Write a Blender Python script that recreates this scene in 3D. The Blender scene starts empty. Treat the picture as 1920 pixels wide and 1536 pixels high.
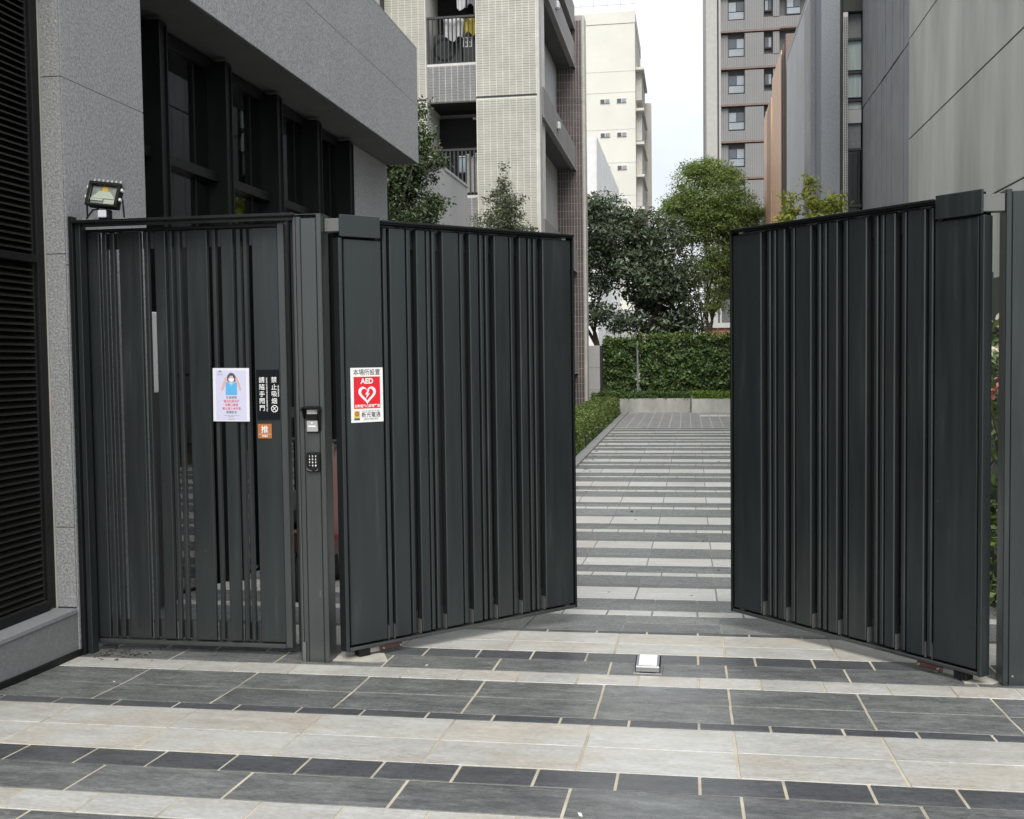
import bpy, bmesh, math, random
import numpy as np
from mathutils import Matrix, Vector, noise as mnoise

# ------------------------------------------------------------------ camera, sky, sun
sc = bpy.context.scene
R = math.radians
cam_d = bpy.data.cameras.new('camera'); cam = bpy.data.objects.new('camera', cam_d)
sc.collection.objects.link(cam); sc.camera = cam
cam_d.sensor_fit = 'HORIZONTAL'; cam_d.sensor_width = 36.0; cam_d.lens = 37.98
cam_d.clip_start = 0.05; cam_d.clip_end = 2000
yaw, pitch, roll = R(-9.2424), R(2.7206), R(0.7547)
fw = Vector((math.sin(yaw) * math.cos(pitch), math.cos(yaw) * math.cos(pitch), -math.sin(pitch)))
rt = Vector((math.cos(yaw), -math.sin(yaw), 0)); dn = fw.cross(rt)
r2 = rt * math.cos(roll) + dn * math.sin(roll); d2 = -rt * math.sin(roll) + dn * math.cos(roll)
M = Matrix((r2, -d2, -fw)).transposed().to_4x4(); M.translation = (0, 0, 1.6)
cam.matrix_world = M

SUN_EL, SUN_AZ = 48, 170          # degrees; azimuth clockwise from +Y
w = bpy.data.worlds.new('World'); sc.world = w; w.use_nodes = True
nt = w.node_tree; nt.nodes.clear()
out = nt.nodes.new('ShaderNodeOutputWorld'); bg = nt.nodes.new('ShaderNodeBackground')
sky = nt.nodes.new('ShaderNodeTexSky'); sky.sky_type = 'NISHITA'; sky.sun_disc = False
sky.sun_elevation = R(SUN_EL); sky.sun_rotation = R(SUN_AZ); sky.air_density = 1.5; sky.dust_density = 3
tc = nt.nodes.new('ShaderNodeTexCoord'); mp = nt.nodes.new('ShaderNodeMapping'); mp.inputs['Scale'].default_value = (1, 1, 1.6)
nz = nt.nodes.new('ShaderNodeTexNoise'); nz.inputs['Scale'].default_value = 3.2; nz.inputs['Detail'].default_value = 7; nz.inputs['Roughness'].default_value = .52
cr = nt.nodes.new('ShaderNodeValToRGB')
cr.color_ramp.elements[0].position = .3; cr.color_ramp.elements[0].color = (3.65, 3.85, 4.2, 1)
cr.color_ramp.elements[1].position = .72; cr.color_ramp.elements[1].color = (5.5, 5.7, 5.95, 1)
mx = nt.nodes.new('ShaderNodeMix'); mx.data_type = 'RGBA'; mx.inputs[0].default_value = .93
nt.links.new(tc.outputs['Generated'], mp.inputs[0]); nt.links.new(mp.outputs[0], nz.inputs['Vector'])
nt.links.new(nz.outputs[0], cr.inputs[0]); nt.links.new(sky.outputs[0], mx.inputs[6]); nt.links.new(cr.outputs[0], mx.inputs[7])
nt.links.new(mx.outputs[2], bg.inputs[0]); bg.inputs[1].default_value = .1; nt.links.new(bg.outputs[0], out.inputs[0])
sun_d = bpy.data.lights.new('sun', 'SUN'); sun = bpy.data.objects.new('sun', sun_d); sc.collection.objects.link(sun)
sun_d.energy = 1.5; sun_d.angle = R(40); sun_d.color = (1, .97, .92)
sv = Vector((math.sin(R(SUN_AZ)) * math.cos(R(SUN_EL)), math.cos(R(SUN_AZ)) * math.cos(R(SUN_EL)), math.sin(R(SUN_EL))))
sun.rotation_euler = (-sv).to_track_quat('-Z', 'Y').to_euler()
sc.view_settings.view_transform = 'Standard'; sc.view_settings.look = 'None'
sc.view_settings.gamma = 1; sc.view_settings.use_curve_mapping = False; sc.view_settings.exposure = 1.13
sc.render.engine = 'CYCLES'; sc.cycles.max_bounces = 8; sc.cycles.transparent_max_bounces = 12

# ------------------------------------------------------------------ helpers
rnd = random.Random(11); C = sc.collection
class MB:
    """collects boxes, prisms and tubes; build() links them as one mesh object"""
    def __init__(s): s.v = []; s.f = []
    def add(s, vs, fs):
        o = len(s.v); s.v += [tuple(p) for p in vs]; s.f += [tuple(i + o for i in f) for f in fs]; return s
    def box(s, x0, x1, y0, y1, z0, z1):
        return s.add([(x0,y0,z0),(x1,y0,z0),(x1,y1,z0),(x0,y1,z0),(x0,y0,z1),(x1,y0,z1),(x1,y1,z1),(x0,y1,z1)],
                     [(0,3,2,1),(4,5,6,7),(0,1,5,4),(1,2,6,5),(2,3,7,6),(3,0,4,7)])
    def prism(s, poly, a0, a1, axis='y'):
        """poly: list of 2d points; axis y -> (x,z) points extruded along y; z -> (x,y); x -> (y,z)"""
        n = len(poly)
        def P(p, a): return (p[0], a, p[1]) if axis == 'y' else (p[0], p[1], a) if axis == 'z' else (a, p[0], p[1])
        vs = [P(p, a0) for p in poly] + [P(p, a1) for p in poly]
        fs = [tuple(range(n)), tuple(range(2 * n - 1, n - 1, -1))] + [(i, n + i, n + (i + 1) % n, (i + 1) % n) for i in range(n)]
        return s.add(vs, fs)
    def tube(s, pts, rad, n=8, cap=True):
        pts = [Vector(p) for p in pts]; rad = rad if hasattr(rad, '__len__') else [rad] * len(pts)
        o = len(s.v); ref = None
        for i, p in enumerate(pts):
            d = (pts[min(i + 1, len(pts) - 1)] - pts[max(i - 1, 0)]).normalized()
            if ref is None: ref = d.orthogonal().normalized()
            u = (ref - d * ref.dot(d)).normalized(); ref = u; q = d.cross(u)
            for k in range(n):
                a = 2 * math.pi * k / n; s.v.append(tuple(p + (u * math.cos(a) + q * math.sin(a)) * rad[i]))
        for i in range(len(pts) - 1):
            for k in range(n):
                s.f.append((o + i*n + k, o + i*n + (k+1) % n, o + (i+1)*n + (k+1) % n, o + (i+1)*n + k))
        if cap:
            s.f.append(tuple(o + k for k in range(n - 1, -1, -1))); s.f.append(tuple(o + (len(pts)-1)*n + k for k in range(n)))
        return s
    def cyl(s, c, r, h, axis='z', n=16):
        c = Vector(c); d = {'x': Vector((1,0,0)), 'y': Vector((0,1,0)), 'z': Vector((0,0,1))}[axis]
        return s.tube([c, c + d * h], r, n)
    def build(s, name, m, parent=None, bevel=0, smooth=False, off=(0,0,0)):
        me = bpy.data.meshes.new(name)
        vs = s.v if off == (0,0,0) else [(a-off[0], b-off[1], c-off[2]) for a, b, c in s.v]
        me.from_pydata(vs, [], s.f); me.update()
        bm = bmesh.new(); bm.from_mesh(me); bmesh.ops.recalc_face_normals(bm, faces=bm.faces)
        if bevel: bmesh.ops.bevel(bm, geom=bm.edges[:], offset=bevel, segments=1, affect='EDGES', clamp_overlap=True)
        bm.to_mesh(me); bm.free()
        if smooth: me.polygons.foreach_set('use_smooth', [True] * len(me.polygons))
        me.materials.append(m); o = bpy.data.objects.new(name, me); C.objects.link(o); o.parent = parent
        return o
def box(name, m, parent, x0, x1, y0, y1, z0, z1, bevel=0):
    """world-coordinate box, its origin moved to the parent's location"""
    off = tuple(parent.location) if parent is not None else (0,0,0)
    return MB().box(x0, x1, y0, y1, z0, z1).build(name, m, parent, bevel, off=off)
def tag(o, label, cat, group=None, kind=None):
    if label: o['label'] = label
    if cat: o['category'] = cat
    if group: o['group'] = group
    if kind: o['kind'] = kind
    return o
def thing(name, label, cat, loc=(0,0,0), rz=0, group=None):
    o = bpy.data.objects.new(name, None); C.objects.link(o); o.location = loc; o.rotation_euler = (0,0,rz); o.empty_display_size = .1
    return tag(o, label, cat, group)

# ------------------------------------------------------------------ materials
def nodes(name):
    m = bpy.data.materials.new(name); m.use_nodes = True; t = m.node_tree; b = t.nodes['Principled BSDF']
    return m, t, b, t.nodes.new, t.links.new
def pos(t, scale=(1,1,1)):
    g = t.nodes.new('ShaderNodeNewGeometry'); mp = t.nodes.new('ShaderNodeMapping'); mp.inputs['Scale'].default_value = scale
    t.links.new(g.outputs['Position'], mp.inputs[0]); return mp.outputs[0]
def noise(t, vec, scale, detail=4, rough=.55):
    n = t.nodes.new('ShaderNodeTexNoise'); n.inputs['Scale'].default_value = scale; n.inputs['Detail'].default_value = detail
    n.inputs['Roughness'].default_value = rough; t.links.new(vec, n.inputs['Vector']); return n.outputs[0]
def ramp(t, fac, stops):
    r = t.nodes.new('ShaderNodeValToRGB'); e = r.color_ramp.elements
    while len(e) < len(stops): e.new(.5)
    for k, (p, c) in enumerate(stops): e[k].position = p; e[k].color = (*c, 1) if len(c) == 3 else c
    t.links.new(fac, r.inputs[0]); return r.outputs[0]
def mixc(t, a, b, fac, mode='MIX'):
    m = t.nodes.new('ShaderNodeMix'); m.data_type = 'RGBA'; m.blend_type = mode
    for s, x in ((0, fac), (6, a), (7, b)):
        if isinstance(x, (int, float)): m.inputs[s].default_value = x
        elif isinstance(x, tuple): m.inputs[s].default_value = (*x, 1)
        else: t.links.new(x, m.inputs[s])
    return m.outputs[2]
def bump(t, b, h, strength, dist=.01):
    n = t.nodes.new('ShaderNodeBump'); n.inputs['Strength'].default_value = strength; n.inputs['Distance'].default_value = dist
    t.links.new(h, n.inputs['Height']); t.links.new(n.outputs[0], b.inputs['Normal'])
def sc_(c, k): return tuple(min(1, x * k) for x in c)
def plain(name, col, rough=.5, var=.12, scale=3, fine=40, metal=0, bmp=0, stretch=(1,1,1), spec=.5, rvar=.0):
    m, t, b, N, L = nodes(name)
    v = pos(t, stretch); n1 = noise(t, v, scale, 5); n2 = noise(t, v, fine, 3)
    c = ramp(t, n1, [(.3, sc_(col, 1 - var)), (.7, sc_(col, 1 + var))])
    c = mixc(t, c, ramp(t, n2, [(.3, (.5,.5,.5)), (.7, (.56,.56,.56))]), .25 if var else 0, 'SOFT_LIGHT')
    L(c, b.inputs['Base Color']); b.inputs['Roughness'].default_value = rough; b.inputs['Metallic'].default_value = metal
    b.inputs['Specular IOR Level'].default_value = spec
    if rvar: L(ramp(t, n1, [(.25, (rough - rvar,) * 3), (.75, (rough + rvar,) * 3)]), b.inputs['Roughness'])
    if bmp: bump(t, b, n2, bmp)
    return m
def granite(name, col, con=.25, scale=55, bmp=.25):
    m, t, b, N, L = nodes(name); v = pos(t)
    n1 = noise(t, v, scale, 6, .7); n2 = noise(t, v, scale * 3.3, 3, .6); n3 = noise(t, pos(t, (1,1,.35)), 1.3, 4)
    c = ramp(t, n1, [(.28, sc_(col, 1 - con)), (.5, col), (.75, sc_(col, 1 + con * 1.3))])
    c = mixc(t, c, ramp(t, n2, [(.35, (.32,.32,.33)), (.62, (.66,.66,.66))]), .38, 'OVERLAY')
    c = mixc(t, c, ramp(t, n3, [(.3, (.42,.42,.42)), (.7, (.58,.58,.57))]), .5, 'SOFT_LIGHT')
    L(c, b.inputs['Base Color']); b.inputs['Roughness'].default_value = .75; bump(t, b, n1, bmp, .006); return m
def painted(name, col, rough=.38, streak=.5):
    """dark powder coated steel with faint dust streaks"""
    m, t, b, N, L = nodes(name)
    n1 = noise(t, pos(t, (9, 9, .7)), 2.2, 5, .6); n2 = noise(t, pos(t), 1.1, 3); n3 = noise(t, pos(t), 160, 2)
    c = ramp(t, n1, [(.3, sc_(col, 1 - .10 * streak)), (.62, col), (.85, sc_(col, 1 + .5 * streak))])
    c = mixc(t, c, ramp(t, n2, [(.3, (.44,.45,.46)), (.7, (.57,.56,.54))]), .6, 'SOFT_LIGHT')
    n6 = noise(t, pos(t, (1, 1, .45)), 46, 2, .4); c = mixc(t, c, sc_(col, 4.5), ramp(t, n6, [(.80, (0,0,0)), (.84, (.55,.55,.55))]))
    L(c, b.inputs['Base Color']); L(ramp(t, n1, [(.25, (rough - .05,)*3), (.8, (rough + .14,)*3)]), b.inputs['Roughness'])
    b.inputs['Metallic'].default_value = .72; bump(t, b, n3, .04, .002); return m
def tilemat(name, lo, mid, hi, rough, tint=None):
    m, t, b, N, L = nodes(name)
    g = N('ShaderNodeNewGeometry'); oi = N('ShaderNodeObjectInfo'); ad = N('ShaderNodeMath'); ad.operation = 'ADD'
    L(g.outputs['Random Per Island'], ad.inputs[0]); L(oi.outputs['Random'], ad.inputs[1])
    fr = N('ShaderNodeMath'); fr.operation = 'FRACT'; L(ad.outputs[0], fr.inputs[0])
    cb = N('ShaderNodeCombineXYZ'); mu = N('ShaderNodeMath'); mu.operation = 'MULTIPLY'; mu.inputs[1].default_value = 37; L(fr.outputs[0], mu.inputs[0])
    L(mu.outputs[0], cb.inputs[2]); va = N('ShaderNodeVectorMath'); L(g.outputs['Position'], va.inputs[0]); L(cb.outputs[0], va.inputs[1])
    mp = N('ShaderNodeMapping'); mp.inputs['Scale'].default_value = (1, 3.2, 1); L(va.outputs[0], mp.inputs[0])
    n1 = noise(t, mp.outputs[0], 4.2, 9, .72); n2 = noise(t, mp.outputs[0], 34, 6, .75); n3 = noise(t, va.outputs[0], 1.7, 5, .6)
    c = ramp(t, n1, [(.3, lo), (.5, mid), (.7, hi)])
    c = mixc(t, c, ramp(t, n2, [(.32, (.26,.26,.26)), (.68, (.72,.72,.72))]), .45, 'OVERLAY')
    n4 = noise(t, mp.outputs[0], 13, 5, .7); c = mixc(t, c, ramp(t, n4, [(.3, (.30,.30,.30)), (.7, (.70,.70,.70))]), .42 if not tint else .16, 'OVERLAY')
    if tint: c = mixc(t, c, mixc(t, c, tint, 1, 'MULTIPLY'), ramp(t, n3, [(.48, (0,0,0)), (.72, (1,1,1))]))
    # thin pale veins
    ab = N('ShaderNodeMath'); ab.operation = 'SUBTRACT'; ab.inputs[1].default_value = .5; L(n3, ab.inputs[0])
    a2 = N('ShaderNodeMath'); a2.operation = 'ABSOLUTE'; L(ab.outputs[0], a2.inputs[0])
    vein = ramp(t, a2.outputs[0], [(0, (.3,.3,.3)), (.008, (0,0,0))])
    c = mixc(t, c, sc_(hi, 1.25), vein) if not tint else c
    n5 = noise(t, g.outputs['Position'], .9, 6, .65); c = mixc(t, c, ramp(t, n5, [(.32, (.36,.355,.34)), (.6, (.53,.53,.53))]), .55, 'SOFT_LIGHT')
    c = mixc(t, c, ramp(t, fr.outputs[0], [(0, (.40,.40,.41)), (1, (.60,.60,.59))]), .75, 'SOFT_LIGHT')
    b.inputs['Specular IOR Level'].default_value = .75
    L(c, b.inputs['Base Color']); L(ramp(t, n2, [(.3, (rough - .06,)*3), (.7, (rough + .08,)*3)]), b.inputs['Roughness'])
    bump(t, b, n2, .12, .004); return m
def leafmat(name, lo, hi, rough=.45, trans=.25):
    m, t, b, N, L = nodes(name); g = N('ShaderNodeNewGeometry')
    c = ramp(t, g.outputs['Random Per Island'], [(0, (.11, .075, .03)), (.018, (.11, .075, .03)), (.03, lo), (.75, hi), (1, sc_(hi, 1.35))])
    L(c, b.inputs['Base Color']); b.inputs['Roughness'].default_value = rough
    tr = N('ShaderNodeBsdfTranslucent'); L(mixc(t, c, (1.0, 1.0, .35), 1, 'MULTIPLY'), tr.inputs[0]); mxs = N('ShaderNodeMixShader'); mxs.inputs[0].default_value = trans
    o = t.nodes['Material Output']; L(b.outputs[0], mxs.inputs[1]); L(tr.outputs[0], mxs.inputs[2]); L(mxs.outputs[0], o.inputs[0]); return m
def glassmat(name, tintv=.2, ior=1.5, rough=.02):
    m = bpy.data.materials.new(name); m.use_nodes = True; t = m.node_tree; t.nodes.clear(); N = t.nodes.new; L = t.links.new
    o = N('ShaderNodeOutputMaterial'); tr = N('ShaderNodeBsdfTransparent'); tr.inputs[0].default_value = (tintv, tintv * 1.03, tintv * 1.02, 1)
    gl = N('ShaderNodeBsdfGlossy'); gl.inputs['Roughness'].default_value = rough; gl.inputs[0].default_value = (.8,.82,.82,1); fr = N('ShaderNodeFresnel'); fr.inputs[0].default_value = ior
    mm = N('ShaderNodeMixShader'); L(fr.outputs[0], mm.inputs[0]); L(tr.outputs[0], mm.inputs[1]); L(gl.outputs[0], mm.inputs[2]); L(mm.outputs[0], o.inputs[0]); return m
def ribbed(name, col, per_m, axis=0, depth=.5, dark=.6):
    """vertical ribbed cladding: too fine to build, far away"""
    m, t, b, N, L = nodes(name); v = pos(t); sx = N('ShaderNodeSeparateXYZ'); L(v, sx.inputs[0])
    mu = N('ShaderNodeMath'); mu.operation = 'MULTIPLY'; mu.inputs[1].default_value = per_m; L(sx.outputs[axis], mu.inputs[0])
    fr = N('ShaderNodeMath'); fr.operation = 'FRACT'; L(mu.outputs[0], fr.inputs[0])
    c = ramp(t, fr.outputs[0], [(0, sc_(col, dark)), (.18, sc_(col, dark)), (.24, col), (1, col)])
    n = noise(t, v, .8, 4); c = mixc(t, c, ramp(t, n, [(.3, (.45,.45,.45)), (.7, (.56,.56,.56))]), .5, 'SOFT_LIGHT')
    L(c, b.inputs['Base Color']); b.inputs['Roughness'].default_value = .6; return m

MAT = {}
def setup_mats():
    A = MAT
    A['gate'] = painted('gate_paint', (.062, .0715, .0725), .31, 1.3); A['gate_post'] = painted('post_paint', (.105, .114, .113), .30, .7)
    A['gate_dark'] = painted('gate_frame_paint', (.029, .032, .033), .34); A['bracket'] = plain('bracket_steel', (.16, .16, .155), .4, metal=.4)
    A['granite'] = granite('flamed_granite', (.31, .313, .317), .48, 62); A['granite_fine'] = granite('honed_granite', (.35, .352, .356), .55, 52, .25)
    A['granite_rough'] = granite('bush_hammered_granite', (.28, .283, .285), .5, 75, 1.0)
    A['granite_dark'] = granite('plinth_granite', (.19, .195, .195), .2, 60, .1); A['granite_cap'] = granite('cap_granite', (.23, .235, .24), .15, 70, .1)
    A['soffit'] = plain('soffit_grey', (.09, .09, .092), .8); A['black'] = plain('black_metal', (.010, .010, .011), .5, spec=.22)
    A['black_matte'] = plain('black_matte', (.01, .01, .011), .85); A['louver'] = plain('louver_metal', (.034, .033, .030), .34, metal=.5)
    A['mortar'] = plain('pale_mortar', (.34, .33, .3), .9); A['mullion'] = plain('mullion_black', (.007, .0075, .0075), .42, spec=.3)
    A['glass'] = glassmat('tinted_glass', .78, 2.3); A['glass_clear'] = glassmat('clear_glass', .93, 1.3); A['curtain'] = plain('curtain_grey', (.62, .62, .60), .9, .35, 6, stretch=(9, 9, .15))
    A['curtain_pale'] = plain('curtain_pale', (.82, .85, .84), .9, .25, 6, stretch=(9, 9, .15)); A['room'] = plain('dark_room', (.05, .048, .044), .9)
    A['white'] = plain('white_paint', (.72, .72, .70), .5, .05); A['white_plastic'] = plain('white_plastic', (.66, .66, .65), .35, .04)
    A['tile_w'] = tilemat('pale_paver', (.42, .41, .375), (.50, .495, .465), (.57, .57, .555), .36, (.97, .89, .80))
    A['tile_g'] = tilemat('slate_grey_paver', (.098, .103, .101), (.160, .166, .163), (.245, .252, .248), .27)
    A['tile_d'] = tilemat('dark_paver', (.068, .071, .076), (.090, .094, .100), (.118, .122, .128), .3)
    A['tile_wi'] = tilemat('pale_paver_lit', (.50, .495, .47), (.58, .577, .56), (.64, .64, .63), .36, (.98, .93, .86)); A['tile_gi'] = tilemat('blue_grey_paver_lit', (.165, .172, .175), (.215, .223, .227), (.28, .288, .292), .28); A['tile_di'] = tilemat('dark_paver_lit', (.13, .135, .14), (.165, .17, .176), (.20, .206, .212), .3)  # paler paver copies: the brighter light beyond the gate is put into their colour
    A['tile_p'] = plain('plaza_paver', (.27, .27, .27), .5, .15, 2)
    A['grout'] = plain('beige_grout', (.44, .40, .315), .9, .32, 3.5); A['grout_far'] = plain('grey_grout', (.22, .22, .21), .9, .2, 8)
    A['asphalt'] = plain('asphalt', (.055, .055, .055), .9, .2, 2, bmp=.3); A['soil'] = plain('soil', (.05, .042, .03), .95, .3, 6, bmp=.5)
    A['kerb'] = granite('kerb_stone', (.26, .26, .262), .15, 60, .1); A['concrete'] = plain('planter_concrete', (.42, .415, .39), .85, .25, 2.2, bmp=.15, stretch=(1,1,.5))
    A['plaster'] = plain('greenish_plaster', (.42, .42, .375), .85, .24, 1.1, 60, bmp=.25, stretch=(1, 1, .22)); A['plaster_grey'] = plain('grey_plaster', (.44, .44, .435), .85, .1, .7, bmp=.1)
    A['render_light'] = plain('light_render', (.56, .56, .55), .85, .08, .6, bmp=.1); A['groove'] = plain('groove_dark', (.05, .05, .048), .9); A['panel_grey'] = plain('grey_panel', (.22, .224, .228), .75, .12, 1.2, 90, bmp=.15)
    A['cream'] = plain('cream_tile', (.43, .42, .36), .5, .10, 3); A['cream_joint'] = plain('cream_joint', (.66, .65, .60), .9); A['cream_smooth'] = plain('cream_trim', (.50, .49, .45), .7)
    A['tile_grey'] = plain('grey_wall_tile', (.20, .20, .198), .4, .15, 3); A['joint_white'] = plain('white_joint', (.55, .54, .51), .9)
    A['brown'] = plain('brown_tile', (.105, .083, .078), .4, .3, 1.5); A['brown_joint'] = plain('brown_joint', (.40, .38, .36), .9)
    A['wall_mauve'] = plain('mauve_grey_wall', (.27, .262, .26), .8, .08, 1); A['rail'] = plain('rail_dark', (.03, .03, .031), .5)
    A['white_far'] = plain('far_white_wall', (.72, .71, .635), .85, .06, .25, 3); A['white_clad'] = plain('white_cladding', (.74, .74, .73), .6, .06)
    A['siding'] = ribbed('white_siding', (.62, .62, .61), 9, 2, dark=.75); A['far_side'] = plain('far_side_wall', (.60, .585, .55), .8)
    A['ribs'] = ribbed('ribbed_cladding', (.225, .222, .22), 5.2); A['tower_edge'] = plain('tower_edge', (.42, .405, .385), .7, .06); A['tower_recess'] = plain('tower_recess', (.11, .11, .112), .7)
    A['copper'] = plain('copper_trim', (.18, .13, .11), .5, .12); A['copper_light'] = plain('copper_panel', (.72, .43, .27), .5, .1, 1, stretch=(3,3,.3)); A['copper_dark'] = plain('copper_shadow', (.05, .032, .026), .6)
    A['pane'] = plain('far_pane', (.09, .105, .12), .08, .1, 1); A['blind'] = plain('far_blind', (.27, .30, .33), .35, .1, 1); A['stone_blue'] = granite('blue_grey_granite', (.21, .222, .235), .2, 20, .1)
    A['bark'] = plain('bark', (.06, .043, .032), .9, .3, 8, bmp=.6, stretch=(1,1,.3)); A['bark_light'] = plain('bark_light', (.12, .085, .06), .9, .3, 8, bmp=.6, stretch=(1,1,.3))
    A['leaf_dark'] = leafmat('leaf_dark_glossy', (.038, .06, .034), (.12, .16, .10), .26, .2); A['leaf_green'] = leafmat('leaf_fresh', (.12, .175, .05), (.195, .265, .085), .75, .38)
    A['leaf_hedge'] = leafmat('leaf_hedge', (.045, .088, .026), (.125, .195, .06), .36, .25); A['leaf_box'] = leafmat('leaf_clipped', (.08, .135, .034), (.185, .25, .07), .42, .3)
    A['leaf_gloss'] = leafmat('leaf_small_glossy', (.032, .055, .024), (.10, .14, .065), .26, .2); A['leaf_yellow'] = leafmat('leaf_yellow', (.16, .20, .03), (.30, .32, .05), .45, .3); A['leaf_cone'] = leafmat('leaf_grey_green', (.065, .082, .045), (.13, .15, .09), .5, .2)
    A['leaf_ground'] = leafmat('leaf_ground', (.10, .19, .03), (.2, .30, .05), .5, .3); A['hedge_core'] = plain('hedge_twigs', (.018, .024, .012), .95)
    A['petal_pink'] = leafmat('petal_pink', (.55, .12, .14), (.7, .25, .25), .5, .2); A['petal_white'] = leafmat('petal_white', (.6, .55, .42), (.72, .68, .55), .5, .2)
    A['red'] = plain('sign_red', (.72, .012, .03), .4, 0); A['sign_black'] = plain('sign_black', (.007, .009, .011), .5, 0, spec=.15); A['orange'] = plain('sign_orange', (.42, .15, .045), .4, .06)
    A['paper'] = plain('paper', (.74, .73, .80), .35, .02); A['paper_lilac'] = plain('paper_lilac', (.60, .60, .76), .35, .02); A['ink'] = plain('ink_dark', (.05, .05, .055), .5, 0); A['ink_grey'] = plain('ink_grey', (.22, .22, .24), .5, 0)
    A['ink_pale'] = plain('ink_pale', (.42, .42, .43), .5, 0); A['pink'] = plain('ink_pink', (.72, .12, .19), .5, 0); A['print_blue'] = plain('print_blue', (.10, .40, .72), .5, .05); A['print_light_blue'] = plain('print_light_blue', (.22, .52, .80), .5, 0)
    A['print_navy'] = plain('print_navy', (.07, .09, .16), .5, 0); A['print_skin'] = plain('print_skin', (.66, .42, .38), .5, 0); A['sign_white'] = plain('sign_white', (.82, .82, .82), .35, 0)
    A['yellow'] = plain('yellow_print', (.75, .48, .04), .45, .03); A['chrome'] = plain('chrome', (.38, .38, .38), .2, .05, metal=1); A['steel'] = plain('dull_steel', (.33, .32, .31), .45, .2, 20, metal=.7)
    A['rust'] = plain('brown_hinge', (.05, .021, .015), .6, .25, 20); A['cement'] = plain('cement_patch', (.42, .40, .35), .9, .15, 12, bmp=.3); A['lens'] = plain('frosted_lens', (.82, .82, .80), .25, .02)
    A['alu'] = plain('cast_aluminium', (.5, .5, .5), .4, .08, metal=.5); A['reflector'] = plain('lamp_reflector', (.62, .60, .52), .3, .08); A['led'] = plain('led_chip', (.80, .45, .06), .4, .05); A['pir'] = plain('pir_lens', (.62, .66, .72), .3, .03)
    A['ac'] = plain('ac_dark', (.035, .04, .042), .5); A['cloth_white'] = plain('cloth_white', (.6, .6, .62), .9, .15, 6); A['cloth_yellow'] = plain('cloth_yellow', (.5, .39, .03), .8, .1, 6); A['cloth_grey'] = plain('cloth_grey', (.33, .33, .37), .9, .15, 6)
    A['post_grey'] = plain('post_grey', (.2, .2, .19), .6); A['tank'] = plain('pale_tank', (.45, .45, .43), .5, .05); A['blue_box'] = plain('blue_grey_box', (.26, .32, .38), .5, .1); A['teal'] = plain('teal_label', (.1, .45, .5), .5, 0)
    A['scoot_red'] = plain('red_enamel', (.06, .007, .006), .55, .05); A['rubber'] = plain('rubber', (.015, .015, .016), .8); A['brick'] = plain('far_brick', (.33, .16, .10), .85, .2, 2)
    A['litter'] = plain('dry_leaf', (.05, .038, .025), .9, .3, 30); A['scrap'] = plain('paper_scrap', (.72, .72, .70), .6, .03)
setup_mats()

# ------------------------------------------------------------------ the lie of the ground (the drive dips behind the gate)
KY = [-6, 0, 2.0, 3.52, 4.907, 6.4, 8.0, 10.133, 13.867, 18.133, 24.5, 30, 38.0, 60]
KZ = [.21, .18, .14, .076, 0, -.046, -.19, -.339, -.475, -.43, -.40, -.38, -.345, -.3]
def zg(y): return float(np.interp(y, KY, KZ))
def zslope(y): return (zg(y + .08) - zg(y - .08)) / .16
def sheet(name, m, x0, x1, ys, dz, parent=None):
    vs = []; fs = []
    for k, y in enumerate(ys): vs += [(x0, y, zg(y) + dz), (x1, y, zg(y) + dz)]
    for k in range(len(ys) - 1): fs.append((2*k, 2*k+1, 2*k+3, 2*k+2))
    return MB().add(vs, fs).build(name, m, parent)
ys_far = [-180] + KY + [120, 600]
tag(sheet('ground', MAT['asphalt'], -400, 400, ys_far, -.05), None, None, kind='structure')
ysf = sorted(set([-5, 40] + [k for k in KY if -5 < k < 40] + [6.46]))
drive = tag(sheet('driveway', MAT['grout'], -3.79, 4.0, [y for y in ysf if y <= 6.46], -.003), None, None, kind='structure')
tag(sheet('drive_bed', MAT['grout_far'], -3.79, 2.1, [y for y in ysf if y >= 6.46 and y < 13.9], -.003, drive), None, None)
tag(sheet('drive_bed', MAT['grout_far'], -2.02, 2.1, [y for y in ysf if 13.8 < y < 30.1], -.003, drive), None, None)
tag(sheet('drive_bed', MAT['mortar'], -2.02, 2.1, [30, 38, 40], -.003, drive), None, None)
for x0, x1, y0, y1, nm in ((-9, -2.24, 13.9, 38.6, 'planting_bed'), (2.1, 5.5, 6.0, 38.6, 'planting_bed')):
    tag(sheet(nm, MAT['soil'], x0, x1, [y0] + [k for k in KY if y0 < k < y1] + [y1], -.01), None, None, kind='structure')

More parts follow.
